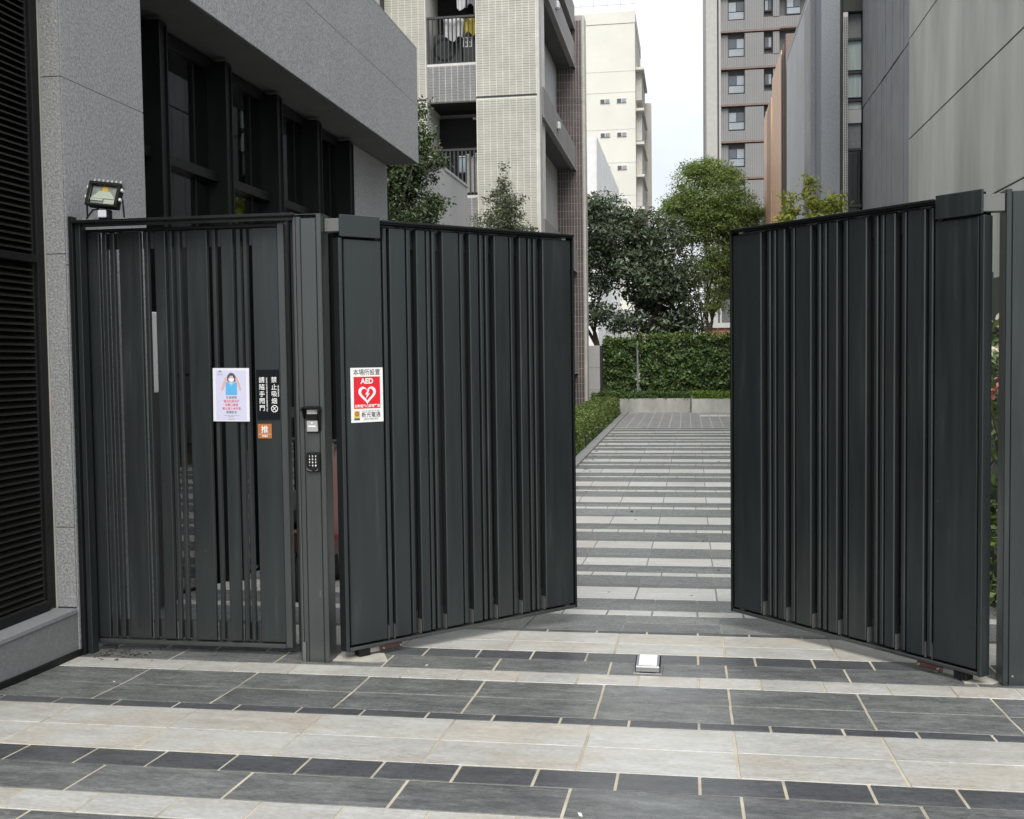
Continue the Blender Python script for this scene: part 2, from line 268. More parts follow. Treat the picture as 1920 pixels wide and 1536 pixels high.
# rows of pavers: W pale planks, w short pale, G grey planks, D short dark
ROWS = [(1.60,1.98,'W'),(1.98,2.17,'D'),(2.17,2.45,'G'),(2.45,2.93,'W'),(2.93,3.30,'G'),(3.30,3.488,'w'),(3.488,3.775,'G'),(3.775,3.968,'D'),(3.968,4.268,'W'),(4.268,4.572,'W'),(4.572,4.672,'D'),
 (4.672,4.963,'G'),(4.963,5.245,'G'),(5.245,5.441,'w'),(5.441,5.698,'G'),(5.698,5.885,'D'),(5.885,6.121,'W'),(6.121,6.378,'W'),(6.378,6.46,'D'),
 (6.46,6.79,'G'),(6.79,7.112,'G'),(7.112,7.326,'w'),(7.326,7.68,'G'),(7.68,7.916,'D'),(7.916,8.225,'W'),(8.225,8.539,'W'),(8.539,8.681,'D'),(8.681,9.232,'G'),(9.232,9.451,'w'),(9.451,9.8,'G'),(9.8,9.946,'D'),
 (9.946,10.453,'W'),(10.453,10.6,'D'),(10.6,11.12,'G'),(11.12,11.66,'W'),(11.66,11.82,'D'),(11.82,12.445,'G'),(12.445,12.694,'w'),(12.694,13.04,'G'),(13.04,13.271,'D'),(13.271,14.0,'W'),(14.0,14.12,'D'),(14.12,14.66,'G'),
 (14.66,14.852,'w'),(14.852,15.1,'G'),(15.1,15.273,'D'),(15.273,15.83,'W'),(15.83,16.42,'G'),(16.42,16.6,'w'),(16.6,16.85,'G'),(16.85,17.04,'D'),(17.04,17.6,'W'),(17.6,18.2,'G'),(18.2,18.35,'w'),(18.35,18.89,'G'),
 (18.89,19.49,'W'),(19.49,20.15,'G'),(20.15,20.31,'w'),(20.31,20.8,'G'),(20.8,21.3,'W'),(21.3,22.05,'G'),(22.05,22.24,'w'),(22.24,22.63,'G'),(22.63,23.14,'W'),(23.14,23.78,'G'),(23.78,24.0,'w'),(24.0,24.57,'G'),(24.57,25.06,'W'),
 (25.06,25.69,'G'),(25.69,25.93,'w'),(25.93,26.35,'G'),(26.35,26.77,'W'),(26.77,27.5,'G'),(27.5,27.75,'w'),(27.75,28.25,'G'),(28.25,28.73,'W'),(28.73,29.4,'G'),(29.4,29.55,'w'),(29.55,29.9,'G')]
TW = .598; tiles = []
for y0, y1, k in ROWS:
    yc = (y0 + y1) / 2; drift = .0062 * (yc - 4); half = k in 'Dw'; st = TW / 2 if half else TW
    x00 = (-.561 if half else -.418) + drift
    lo = -3.335 if yc < 5.5 else -3.79 if yc < 13.9 else -2.02; hi = 3.9 if yc < 6.46 else 2.08
    n = math.floor((lo - x00) / st)
    while x00 + n * st < hi:
        a = max(lo, x00 + n * st + .006); b = min(hi, x00 + (n + 1) * st - .006)
        gy = .003 if k in 'WG' else .005
        if b - a > .03: tiles.append((a, b, y0 + gy, y1 - gy, k))
        n += 1
for j in range(26):                                       # the square paved forecourt before the far planter
    for i in range(16):
        y0 = 29.93 + j * .299; x0 = -2.6 + i * .299
        if x0 < -2.02 or x0 > 2.0: continue
        tiles.append((x0 + .018, x0 + .281, y0 + .018, y0 + .281, 'W' if (17.5 < j < 21 and x0 > .1) else 'P'))
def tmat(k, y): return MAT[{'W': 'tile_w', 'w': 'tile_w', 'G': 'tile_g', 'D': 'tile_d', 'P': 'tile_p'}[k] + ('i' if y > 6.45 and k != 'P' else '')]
NM = {'W': 'pale_paver', 'w': 'short_pale_paver', 'G': 'grey_paver', 'D': 'short_dark_paver', 'P': 'square_paver'}
def seen(t): # the nearer pavers that the picture shows singly
    return 3.0 < t[3] < 8.6 and abs((t[0] + t[1]) / 2 + .16 * t[3]) < .55 * t[3] + .3 and not (t[3] > 6 and t[0] < -1.7) and not (t[3] > 6.5 and t[0] > .8)
single = [t for t in tiles if seen(t)]; single.sort(key=lambda t: t[3]); single = single[:298]; sset = set(single)
cache = {}
for a, b, y0, y1, k in single:
    key = (round(b - a, 3), round(y1 - y0, 3), k, y0 > 6.45)
    if key not in cache:
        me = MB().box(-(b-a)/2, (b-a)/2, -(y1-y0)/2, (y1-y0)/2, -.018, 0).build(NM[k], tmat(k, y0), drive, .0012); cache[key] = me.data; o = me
    else:
        o = bpy.data.objects.new(NM[k], cache[key]); C.objects.link(o); o.parent = drive
    yc = (y0 + y1) / 2; o.location = ((a + b) / 2, yc, zg(yc) + rnd.uniform(-.0009, .0009)); o.rotation_euler = (math.atan(zslope(yc)) + rnd.gauss(0, .002), rnd.gauss(0, .0016), 0)
rest = {}
for t in tiles:
    if t in sset: continue
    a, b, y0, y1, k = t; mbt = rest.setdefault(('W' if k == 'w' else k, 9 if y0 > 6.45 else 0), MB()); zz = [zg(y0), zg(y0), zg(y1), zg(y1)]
    mbt.add([(a,y0,zz[0]-.018),(b,y0,zz[1]-.018),(b,y1,zz[2]-.018),(a,y1,zz[3]-.018),(a,y0,zz[0]),(b,y0,zz[1]),(b,y1,zz[2]),(a,y1,zz[3])],
            [(4,5,6,7),(0,1,5,4),(1,2,6,5),(2,3,7,6),(3,0,4,7)])
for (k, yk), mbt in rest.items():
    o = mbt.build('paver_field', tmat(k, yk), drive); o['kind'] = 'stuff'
# stone kerb along the hedge
ks = [13.9 + i * 1.2 for i in range(20)]
kerb = tag(sheet('kerb', MAT['kerb'], -2.235, -2.03, [13.9] + [k for k in KY if 13.9 < k < 37.9] + [37.9], .004), None, None, kind='structure')
for y in ks: MB().box(-2.23, -2.035, y + .004, min(37.8, y + 1.196), zg(y + .6) - .05, zg(y + .6) + .022).build('kerb_stone', MAT['kerb'], kerb)

# ------------------------------------------------------------------ granite building on the left
gb = thing('granite_building', 'grey granite building with black louvre and dark windows on the left', 'building', (-3.34, 5.46, 0))
gx, gy_, _ = gb.location
def gbox(name, m, parent, x0, x1, y0, y1, z0, z1, bevel=0):
    return MB().box(x0 - gx, x1 - gx, y0 - gy_, y1 - gy_, z0, z1).build(name, m, parent, bevel)
gbox('core_wall', MAT['black_matte'], gb, -9, -4.6, 3.0, 13.40, -.5, 5.40)
# pilaster: granite slabs on a mortar core
pil = gbox('pilaster', MAT['mortar'], gb, -3.95, -3.3425, 5.475, 6.352, -.1, 4.066)
zz = [-.1, .80, 2.14, 3.155, 4.06]
for a, b in zip(zz[:-1], zz[1:]):
    gbox('stone_slab', MAT['granite'], pil, -3.352, -3.340, 5.466, 6.362, a + .003, b - .003, .001)
zz = [.255, .70, 2.20, 3.155, 4.06]
for a, b in zip(zz[:-1], zz[1:]):
    gbox('stone_slab', MAT['granite_rough'], pil, -3.452, -3.342, 5.452, 5.465, a + .002, b - .002, .001)
gbox('mortar_edge', MAT['mortar'], pil, -3.462, -3.4525, 5.449, 5.47, .25, 4.06)
gbox('stone_slab', MAT['granite_fine'], pil, -3.94, -3.353, 6.352, 6.362, -.1, 4.06)
# plinth under the louvre
gbox('plinth', MAT['granite_dark'], gb, -3.60, -3.343, 3.0, 5.462, -.02, .221)
gbox('plinth_cap', MAT['granite_cap'], gb, -3.62, -3.335, 3.0, 5.4515, .224, .250, .003)
sk = MB()
for k in range(8):
    y0, y1 = 3.0 + k * .31, 3.0 + (k + 1) * .31
    sk.add([(-3.343-gx,y0-gy_,zg(y0)-.02),(-3.328-gx,y0-gy_,zg(y0)-.02),(-3.328-gx,y1-gy_,zg(y1)-.02),(-3.343-gx,y1-gy_,zg(y1)-.02),
            (-3.343-gx,y0-gy_,zg(y0)+.035),(-3.328-gx,y0-gy_,zg(y0)+.035),(-3.328-gx,y1-gy_,zg(y1)+.035),(-3.343-gx,y1-gy_,zg(y1)+.035)],
           [(4,5,6,7),(1,2,6,5),(0,1,5,4)])
sk.build('skirting', MAT['black'], gb)
# louvre
lv = gbox('louver', MAT['black_matte'], gb, -3.64, -3.60, 3.0, 5.45, .25, 4.06)
gbox('louver_stile', MAT['black'], lv, -3.60, -3.462, 5.385, 5.449, .27, 4.06, .003)
gbox('louver_stile', MAT['black'], lv, -3.56, -3.475, 5.36, 5.385, .30, 4.06, .002)
gbox('bottom_rail', MAT['black'], lv, -3.60, -3.455, 3.0, 5.385, .251, .305, .003)
gbox('bottom_trim', MAT['louver'], lv, -3.47, -3.458, 3.0, 5.36, .305, .312)
gbox('middle_rail', MAT['black'], lv, -3.60, -3.455, 3.0, 5.37, 2.148, 2.188, .002)
slat_me = None
for k in range(100):
    z = .335 + k * .0364
    if 2.12 < z < 2.20: continue
    if slat_me is None:
        o = MB().prism([(-.055, .012), (-.006, -.017), (0, -.017), (0, -.010), (-.052, .020)], -2.36, 0, 'y').build('slat', MAT['louver'], lv); slat_me = o.data
    else:
        o = bpy.data.objects.new('slat', slat_me); C.objects.link(o); o.parent = lv
    o.location = (-3.476 - gx, 5.37 - gy_, z)
# fascia and soffit
fas = gbox('fascia', MAT['mortar'], gb, -4.6, -3.3422, 2.5, 13.425, 4.09, 5.485)
for z0, z1 in ((4.072, 4.79), (4.795, 5.497)):
    ys = [2.5, 5.9, 9.6, 13.43]
    for a, b in zip(ys[:-1], ys[1:]): gbox('stone_slab', MAT['granite_fine'], fas, -3.352, -3.340, a + .002, b - .002, z0 + .0015, z1 - .0015, .001)
gbox('stone_slab', MAT['granite_fine'], fas, -4.6, -3.3525, 13.427, 13.437, 4.072, 5.497)
gbox('coping', MAT['granite_fine'], gb, -4.62, -3.34, 2.5, 13.437, 5.499, 5.515)
gbox('soffit', MAT['soffit'], gb, -4.6, -3.353, 2.5, 13.425, 4.066, 4.0895)
# end pier
ep = gbox('end_pier', MAT['mortar'], gb, -4.6, -3.7545, 11.90, 13.40, -.5, 4.064)
for a, b in ((-.5, 2.2), (2.2, 4.062)): gbox('stone_slab', MAT['granite'], ep, -3.764, -3.752, 11.905, 13.41, a + .002, b - .002)
# windows: deep black mullions, transoms, glass, curtains, dark rooms
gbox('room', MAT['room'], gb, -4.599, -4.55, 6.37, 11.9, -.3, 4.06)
gbox('room_ceiling', MAT['tank'], gb, -4.55, -3.95, 6.37, 11.9, 3.93, 3.97)
mull = [6.42, 7.35, 8.46, 9.58, 10.66, 11.72]
for i, y in enumerate(mull):
    w_ = .09 if i else .05
    gbox('mullion', MAT['mullion'], gb, -3.90, -3.67, y - w_, y + .015, -.45, 4.03 if i else 4.0, .004)
    gbox('mullion_fin', MAT['mullion'], gb, -3.668, -3.655, y - .018, y - .004, -.45, 4.0)
ends = mull + [11.9]
for y0, y1 in zip(ends[:-1], ends[1:]):
    if y1 - y0 < .3: continue
    win = gbox('window', MAT['mullion'], gb, -3.90, -3.80, y0 + .02, y1 - .09, 3.96, 4.05)
    gbox('pane', MAT['glass'], win, -3.842, -3.836, y0 + .017, y1 - .092, -.3, 3.958)
    gbox('transom', MAT['mullion'], win, -3.85, -3.755, y0 + .018, y1 - .093, 3.06, 3.135, .003)
    gbox('sash_bar', MAT['mullion'], win, -3.86, -3.825, (y0 + y1) / 2 + .19, (y0 + y1) / 2 + .215, -.3, 3.958)
    cv = MB(); n = 44; vs = []; fs = []
    ya, yb = (y0 + .05, y0 + .80)
    for k in range(n + 1):
        t_ = k / n; xx = -3.97 + .035 * math.sin(t_ * 44) + .012 * math.sin(t_ * 17 + y0)
        vs += [(xx - gx, ya + (yb - ya) * t_ - gy_, -.2), (xx - gx, ya + (yb - ya) * t_ - gy_, 3.82)]
    for k in range(n): fs.append((2*k, 2*k+2, 2*k+3, 2*k+1))
    cv.add(vs, fs).build('curtain', MAT['curtain'], win, smooth=True)

# ------------------------------------------------------------------ the gates
PEDX = [(-3.298,-3.228,1),(-3.214,-3.188,0),(-3.167,-3.141,0),(-3.109,-2.982,1),(-2.964,-2.941,0),(-2.898,-2.835,1),(-2.823,-2.80,0),(-2.777,-2.754,0),(-2.711,-2.592,1),(-2.567,-2.547,0),(-2.511,-2.443,1),(-2.427,-2.402,0),(-2.387,-2.365,0),(-2.332,-2.184,1)]
po = thing('gate_portal', 'thin dark steel frame around the closed pedestrian gate, under the floodlight', 'gate frame', (-3.3, 5.5, 0))
def P(name, m, parent, x0, x1, y0, y1, z0, z1, bevel=.002): return box(name, m, parent, x0, x1, y0, y1, z0, z1, bevel)
P('side_post', MAT['gate_dark'], po, -3.337, -3.314, 5.48, 5.53, -.03, 2.405)
P('side_post', MAT['gate'], po, -3.312, -3.284, 5.505, 5.57, -.03, 2.372)
P('top_beam', MAT['gate_dark'], po, -3.312, -2.05, 5.47, 5.535, 2.366, 2.382)
P('top_beam_flange', MAT['gate_post'], po, -3.28, -2.05, 5.536, 5.55, 2.352, 2.379)
P('top_beam', MAT['gate'], po, -3.312, -2.05, 5.552, 5.64, 2.372, 2.384)
P('jamb', MAT['gate_dark'], po, -2.118, -2.066, 5.615, 5.66, .0, 2.35)
P('jamb', MAT['gate_post'], po, -2.0655, -2.046, 5.51, 5.66, -.03, 2.36)
pg = thing('pedestrian_gate', 'closed slatted pedestrian gate beside the granite pilaster, carrying the paper notice', 'gate', (-3.3, 5.6, .02))
for a, b, big in PEDX:
    P('panel' if big else 'bar', MAT['gate'], pg, a, b, 5.600 if big else 5.606, 5.630 if big else 5.640, .052, 2.325, .004)
P('lock_stile', MAT['gate_post'], pg, -2.183, -2.143, 5.588, 5.64, .025, 2.345, .003)
P('hinge_stile', MAT['gate'], pg, -3.322, -3.302, 5.595, 5.65, .02, 2.345, .003)
P('top_rail', MAT['gate_dark'], pg, -3.30, -2.185, 5.598, 5.65, 2.328, 2.345, .002)
P('bottom_rail', MAT['gate_post'], pg, -3.30, -2.185, 5.59, 5.65, .022, .045, .003)
gaps = [(PEDX[i][1], PEDX[i+1][0]) for i in range(len(PEDX) - 1)]
for a, b in gaps:
    P('top_plate', MAT['gate_post'], pg, a - .004, b + .004, 5.6415, 5.648, 2.235, 2.327, .001)
    P('bottom_plate', MAT['gate_post'], pg, a - .004, b + .004, 5.6415, 5.648, .046, .15, .001)

LEAF = [(.036,.270,1),(.285,.310,0),(.325,.427,1),(.440,.465,0),(.500,.560,1),(.573,.596,0),(.610,.633,0),(.675,.790,1),(.803,.830,0),(.865,.927,1),(.945,.970,0),(.985,1.008,0),(1.045,1.155,1),(1.170,1.198,0),(1.235,1.290,1),(1.310,1.335,0),(1.350,1.375,0),(1.415,1.640,1)]
def leaf(name, label, org, ang, length, hinge_left):
    t = thing(name, label, 'gate', (org[0], org[1], 0), ang, 'open driveway gate leaves'); k = length / 1.66
    X = (lambda s: s * k) if hinge_left else (lambda s: length - s * k)
    def B(nm, m, s0, s1, y0, y1, z0, z1, bv=.0025):
        a, b = sorted((X(s0), X(s1))); return MB().box(a, b, y0, y1, z0, z1).build(nm, m, t, bv)
    for s0, s1, big in LEAF:
        B('panel' if big else 'bar', MAT['gate'], s0, s1, 0 if big else .006, .045 if big else .052, .056, 2.248 if s0 < .2 else 2.322, .005)
    B('frame_stile', MAT['gate'], 0, .022, -.012, .058, .028, 2.25, .003)
    B('back_rail', MAT['black_matte'], .03, 1.64, .0845, .088, 2.17, 2.352, 0); B('back_rail', MAT['black_matte'], .03, 1.64, .0845, .088, .03, .18, 0)
    B('frame_stile', MAT['gate_dark'], 1.648, 1.66, -.008, .06, .028, 2.354, .002)
    B('bottom_rail', MAT['gate_post'], .0245, 1.6475, -.006, .06, .028, .046)
    B('top_rail', MAT['gate_dark'], .262, 1.6475, -.012, .06, 2.336, 2.354, .002)
    B('top_trim', MAT['gate_dark'], .262, 1.6475, -.03, -.0125, 2.344, 2.356, .0015)
    gp = [(LEAF[i][1], LEAF[i+1][0]) for i in range(len(LEAF) - 1)]
    for i, (a, b) in enumerate(gp):
        B('top_plate', MAT['gate_post'], a - .004, b + .004, .053, .058, 2.215, 2.334, .001)
        B('bottom_plate', MAT['gate_post'], a - .004, b + .004, .053, .058, .047, .17, .001)
        B('rear_bar', MAT['black_matte'], a - .03, b + .03, .0585 + .013 * (i % 2), .0705 + .013 * (i % 2), .03, 2.335, .002)  # matte black instead of gate paint: the gaps' deep shade is put into the colour
        if b - a > .03 or i in (0, 1): B('tab', MAT['bracket'], b - .006, b - .003, .008, .05, .05, .13, 0); 
    B('hinge_cover', MAT['gate'], .006, .256, -.02, -.006, 2.256, 2.372, .003); B('cover_back', MAT['gate_dark'], .03, .256, -.0055, .05, 2.262, 2.366, .002)
    # hinge work below the foot of the leaf
    B('pivot_block', MAT['black'], .085, .155, .0, .06, -.012, .028, .004)
    B('pivot_arm', MAT['steel'], .155, .26, .005, .045, -.004, .027, .004)
    B('pivot_bar', MAT['rust'], .215, .36, -.004, .02, .0, .027, .004)
    for s in (.235, .345): MB().cyl((X(s), -.012, .013), .006, .01, 'y', 8).build('bolt', MAT['steel'], t)
    return t
aL = (-1.826, 5.534); angL = math.atan2(1.172, 1.124); lenL = 1.632
leafL = leaf('gate_leaf', 'left leaf of the open driveway gate, carrying the red defibrillator sign', aL, angL, lenL, True)
cR = (.2612, 6.714); angR = math.atan2(5.456 - 6.714, 1.396 - .2612); lenR = 1.70
leafR = leaf('gate_leaf', 'right leaf of the open driveway gate, without any sign', cR, angR, lenR, False)

gp = thing('gate_post', 'dark steel post holding the card reader and keypad', 'gate post', (-1.97, 5.55, 0), 0, 'driveway gate posts')
P('shaft', MAT['gate_post'], gp, -2.012, -1.926, 5.484, 5.60, -.03, 2.352, .004)
P('corner_strip', MAT['gate_post'], gp, -2.043, -2.0135, 5.492, 5.60, -.03, 2.362, .004)
P('corner_strip', MAT['gate_post'], gp, -1.9245, -1.898, 5.478, 5.60, -.03, 2.368, .004)
P('edge_strip', MAT['bracket'], gp, -2.0455, -2.0435, 5.486, 5.51, -.03, 2.36, 0)
P('cap_plate', MAT['gate_post'], gp, -2.043, -1.898, 5.485, 5.60, 2.369, 2.373, .001)
P('hinge_arm', MAT['bracket'], gp, -1.8975, -1.80, 5.535, 5.60, 2.282, 2.352, .003)
P('scraped_foot', MAT['bracket'], gp, -2.048, -2.030, 5.479, 5.491, -.02, .09, .001)
gp2 = thing('gate_post', 'broad dark steel post at the right edge, beside the flowering shrub', 'gate post', (1.6, 5.55, 0), 0, 'driveway gate posts')
P('shaft', MAT['gate'], gp2, 1.527, 1.80, 5.484, 5.585, -.04, 2.362, .004)
P('corner_strip', MAT['gate'], gp2, 1.497, 1.5255, 5.476, 5.585, -.04, 2.372, .004)
P('hinge_arm', MAT['bracket'], gp2, 1.375, 1.4965, 5.485, 5.55, 2.268, 2.352, .003)
MB().cyl((1.545 - 1.6, 5.478 - 5.55, .03), .005, .008, 'y', 8).build('bolt', MAT['steel'], gp2)
for x0, x1, y0, y1, lb in ((-1.90, -1.60, 5.53, 5.70, 'pale cement patch at the foot of the card reader post'), (1.33, 1.50, 5.50, 5.66, 'small pale cement patch below the right leaf hinge')):
    c = MB(); yc = (y0 + y1) / 2
    c.prism([(x0, y0), (x1 - .04, y0), (x1, y0 + .03), (x1 - .06, y1), (x0, y1)], zg(yc) - .02, zg(yc) + .006, 'z').build('cement_patch', MAT['cement']); tag(bpy.data.objects[-1] if False else C.objects[-1], lb, 'cement patch')

# ------------------------------------------------------------------ signs
FONT_CACHE = {}
def text(body, size, m, parent, x, z, y=-.004, align='CENTER', bold=0.0, sx=1.0, rot=0, name='lettering', space=1.0):
    cu = bpy.data.curves.new('t', 'FONT'); cu.body = body; cu.size = size; cu.align_x = align; cu.align_y = 'CENTER'; cu.offset = bold; cu.space_character = space; cu.resolution_u = 3
    ob = bpy.data.objects.new('t', cu); C.objects.link(ob); dg = bpy.context.evaluated_depsgraph_get(); me = bpy.data.meshes.new_from_object(ob.evaluated_get(dg))
    bpy.data.objects.remove(ob); bpy.data.curves.remove(cu)
    n = len(me.vertices); co = np.zeros(n * 3); me.vertices.foreach_get('co', co); co = co.reshape(-1, 3)
    c_, s_ = math.cos(rot), math.sin(rot); px = co[:, 0] * sx; pz = co[:, 1]
    if n:
        pz = pz - (pz.max() + pz.min()) / 2 if len(body) == 1 else pz
    new = np.stack([x + px * c_ - pz * s_, np.full(n, y), z + px * s_ + pz * c_], 1); me.vertices.foreach_set('co', new.ravel()); me.update()
    me.materials.clear(); me.materials.append(m); o = bpy.data.objects.new(name, me); C.objects.link(o); o.parent = parent; return o
def flat(name, m, parent, poly, y=-.003, th=.0006): return MB().prism(poly, y, y + th, 'y').build(name, m, parent)
def rect(x0, x1, z0, z1): return [(x0, z0), (x1, z0), (x1, z1), (x0, z1)]
def ring(name, m, parent, cx, cz, ro, ri, y, n=28):
    mb = MB()
    for k in range(n):
        a, b = 2 * math.pi * k / n, 2 * math.pi * (k + 1) / n
        mb.add([(cx+ro*math.cos(a),y,cz+ro*math.sin(a)),(cx+ro*math.cos(b),y,cz+ro*math.sin(b)),(cx+ri*math.cos(b),y,cz+ri*math.sin(b)),(cx+ri*math.cos(a),y,cz+ri*math.sin(a))],[(0,1,2,3)])
    return mb.build(name, m, parent)
def disc(cx, cz, r, n=24, sx=1): return [(cx + r * sx * math.cos(2*math.pi*k/n), cz + r * math.sin(2*math.pi*k/n)) for k in range(n)]
# paper notice
no = thing('paper_notice', 'white paper notice with a masked woman in a blue top, on the pedestrian gate', 'notice', (-2.468, 5.596, 1.42), 0); no.rotation_euler = (0, R(.6), 0)
flat('sheet', MAT['paper'], no, rect(-.105, .105, -.146, .146), -.002, .0015)
flat('print_area', MAT['paper_lilac'], no, rect(-.088, .088, -.138, .134), -.0026)
flat('hair', MAT['print_navy'], no, [(-.024,.088),(-.02,.105),(-.008,.118),(.004,.121),(.016,.116),(.026,.103),(.03,.088),(.026,.072),(-.02,.072)], -.0032)
flat('face', MAT['print_skin'], no, [(-.012,.085),(-.006,.103),(.01,.104),(.018,.085),(.012,.068),(-.006,.068)], -.0037)
flat('mask', MAT['sign_white'], no, [(-.014,.09),(.018,.09),(.018,.078),(.004,.070),(-.014,.078)], -.0042)
flat('arm', MAT['print_skin'], no, [(-.03,.10),(-.02,.088),(-.034,.055),(-.042,.03),(-.052,.022),(-.056,.032),(-.048,.06)], -.0037)
flat('arm', MAT['print_skin'], no, [(.034,.10),(.024,.088),(.038,.055),(.045,.03),(.055,.022),(.059,.032),(.051,.06)], -.0037)
flat('blue_top', MAT['print_blue'], no, [(-.03,.066),(-.012,.072),(.002,.056),(.016,.072),(.034,.066),(.035,.0),(-.03,.0)], -.0041)
flat('collar', MAT['print_light_blue'], no, [(-.018,.066),(.002,.046),(.024,.066),(.016,.072),(.002,.056),(-.012,.072)], -.0045)
text('防疫期間', .0155, MAT['ink_grey'], no, .002, -.016, -.0034, bold=.0002)
text('進出社區住戶', .0155, MAT['pink'], no, .002, -.036, -.0034, bold=.0002)
text('未戴口罩者', .0155, MAT['pink'], no, .002, -.056, -.0034, bold=.0002)
text('禁止進入本社區', .0155, MAT['pink'], no, .002, -.076, -.0034, bold=.0002)
text('敬請配合', .0155, MAT['ink_grey'], no, .002, -.097, -.0034, bold=.0002)
for z_, w_ in ((-.114, .044), (-.1205, .014), (-.134, .018)): flat('small_print', MAT['ink_pale'], no, rect(-w_, w_, z_ - .0016, z_ + .0016), -.0033)
ring('emblem', MAT['ink'], no, -.062, .124, .008, .0045, -.0034, 14); flat('emblem_foot', MAT['paper_lilac'], no, rect(-.072, -.052, .114, .1215), -.0037)
for k in range(3): flat('emblem_print', MAT['ink_pale'], no, rect(-.078 + k * .0115, -.0705 + k * .0115, .1075, .1135), -.0034)
# black notice
nb = thing('black_notice', 'narrow black notice with white vertical lettering, above the orange push sign', 'sign', (-2.257, 5.596, 1.419))
flat('plate', MAT['sign_black'], nb, rect(-.064, .064, -.136, .136), -.002, .0018)
for k, ch in enumerate('請隨手關門'): text(ch, .034, MAT['sign_white'], nb, -.033, .081 - k * .0385, -.0026, bold=.0003)
for k, ch in enumerate('禁止吸烟'): text(ch, .034, MAT['sign_white'], nb, .037, .081 - k * .0385, -.0026, bold=.0003)
text('PLEASE CLOSE THE DOOR BEHIND YOU', .0098, MAT['sign_white'], nb, -.0055, .001, -.0026, rot=-math.pi / 2, bold=.0003, space=1.05)
text('NO SMOKING', .0098, MAT['sign_white'], nb, .0605, .02, -.0026, rot=-math.pi / 2, bold=.0003)
ring('smoking_ban_ring', MAT['sign_white'], nb, .037, -.077, .0195, .0155, -.0026)
flat('smoking_ban_bar', MAT['sign_white'], nb, [(.025,-.066),(.0275,-.0635),(.0495,-.0885),(.047,-.091)], -.0027); flat('cigarette', MAT['sign_white'], nb, [(.024,-.084),(.027,-.087),(.047,-.068),(.045,-.0655)], -.0029)
# orange push sign
so = thing('push_sign', 'small orange square push sign below the black notice', 'sign', (-2.279, 5.596, 1.22))
flat('plate', MAT['orange'], so, rect(-.0395, .0395, -.0395, .0395), -.002, .0018)
text('推', .043, MAT['sign_white'], so, 0, .0105, -.0026, bold=.0004); text('PUSH', .0125, MAT['sign_white'], so, 0, -.0275, -.0026, bold=.0006)
flat('rule', MAT['sign_white'], so, rect(-.036, .036, -.0175, -.0162), -.0026)
# defibrillator sign on the left leaf
sx_, sy_ = aL[0] + math.cos(angL) * .160, aL[1] + math.sin(angL) * .160
ae = thing('defibrillator_sign', 'white and red AED sign with a heart, on the left gate leaf', 'sign', (sx_ + math.sin(angL) * .001, sy_ - math.cos(angL) * .001, 1.4115), angL)
flat('plate', MAT['sign_white'], ae, rect(-.099, .099, -.1475, .1475), -.002, .0018)
text('本場所設置', .0355, MAT['ink'], ae, 0, .121, -.0026, sx=.94, bold=.0002)
flat('red_field', MAT['red'], ae, rect(-.081, .081, -.073, .099), -.0027)
text('AED', .040, MAT['sign_white'], ae, 0, .074, -.0036, bold=.0014)
def heart(s, cx, cz): 
    pts = []
    for k in range(44):
        a = 2 * math.pi * k / 44; pts.append((cx + s * .0625 * (16 * math.sin(a) ** 3) / 1, cz + s * .0625 * (13*math.cos(a) - 5*math.cos(2*a) - 2*math.cos(3*a) - math.cos(4*a))))
    return pts
flat('heart', MAT['sign_white'], ae, heart(.054, 0, .005), -.0036); flat('heart_centre', MAT['red'], ae, heart(.037, 0, .007), -.0044)
flat('lightning_bolt', MAT['sign_white'], ae, [(.006,.030),(-.013,.003),(-.002,.003),(-.010,-.021),(.015,.008),(.004,.008),(.014,.030)], -.0052)
text('自動體外心臟電擊器', .0185, MAT['sign_white'], ae, 0, -.0605, -.0036, sx=.93, bold=.0003)
flat('logo_square', MAT['yellow'], ae, rect(-.081, -.047, -.124, -.084), -.0027); flat('logo_base', MAT['print_navy'], ae, rect(-.081, -.047, -.135, -.1245), -.0027)
ring('logo_ring', MAT['copper'], ae, -.064, -.101, .013, .0075, -.0034, 18); flat('logo_centre', MAT['red'], ae, disc(-.064, -.101, .0045, 10), -.0034)
text('新光關係企業', .0165, MAT['ink_pale'], ae, .022, -.0905, -.0027, sx=1.1)
text('新光電通', .029, MAT['ink'], ae, .022, -.110, -.0027, sx=1.02, bold=.0002); text('0800-080-850', .0155, MAT['ink_grey'], ae, .022, -.1305, -.0027, sx=1.05)
# card reader and keypad on the post
crd = thing('card_reader', 'card reader under a black rain hood on the steel post', 'card reader', (-1.962, 5.484, 1.29))
MB().box(-.034, .034, -.012, 0, -.072, .056).build('back_plate', MAT['black'], crd, .003)
hood = MB(); hood.prism([(-.053,.045),(-.047,.066),(-.03,.071),(.03,.071),(.046,.066),(.052,.045),(.046,.045),(.042,.060),(-.043,.060),(-.047,.045)], -.055, 0, 'y').build('hood', MAT['black'], crd)
MB().prism([(-.052,.05),(-.004,.05),(-.004,-.05),(-.012,-.062),(-.03,-.02)], .042, .046, 'x').build('hood_side', MAT['black'], crd); MB().prism([(-.052,.05),(-.004,.05),(-.004,.0),(-.03,.01)], -.046, -.042, 'x').build('hood_side', MAT['black'], crd)
MB().box(-.029, .029, -.020, -.0125, .028, .052).build('display', MAT['white_plastic'], crd, .002)
MB().box(-.029, .029, -.019, -.0125, -.006, .027).build('sensor_window', MAT['black'], crd, .001)
MB().box(-.031, .031, -.022, -.0125, -.066, -.007).build('reader_panel', MAT['alu'], crd, .003)
flat('reader_label', MAT['sign_white'], crd, rect(-.02, .02, -.040, -.032), -.0235); flat('reader_lamp', MAT['sign_white'], crd, rect(-.006, .006, -.022, -.015), -.0235)
kp = thing('keypad', 'black number keypad below the card reader', 'keypad', (-1.962, 5.484, 1.062))
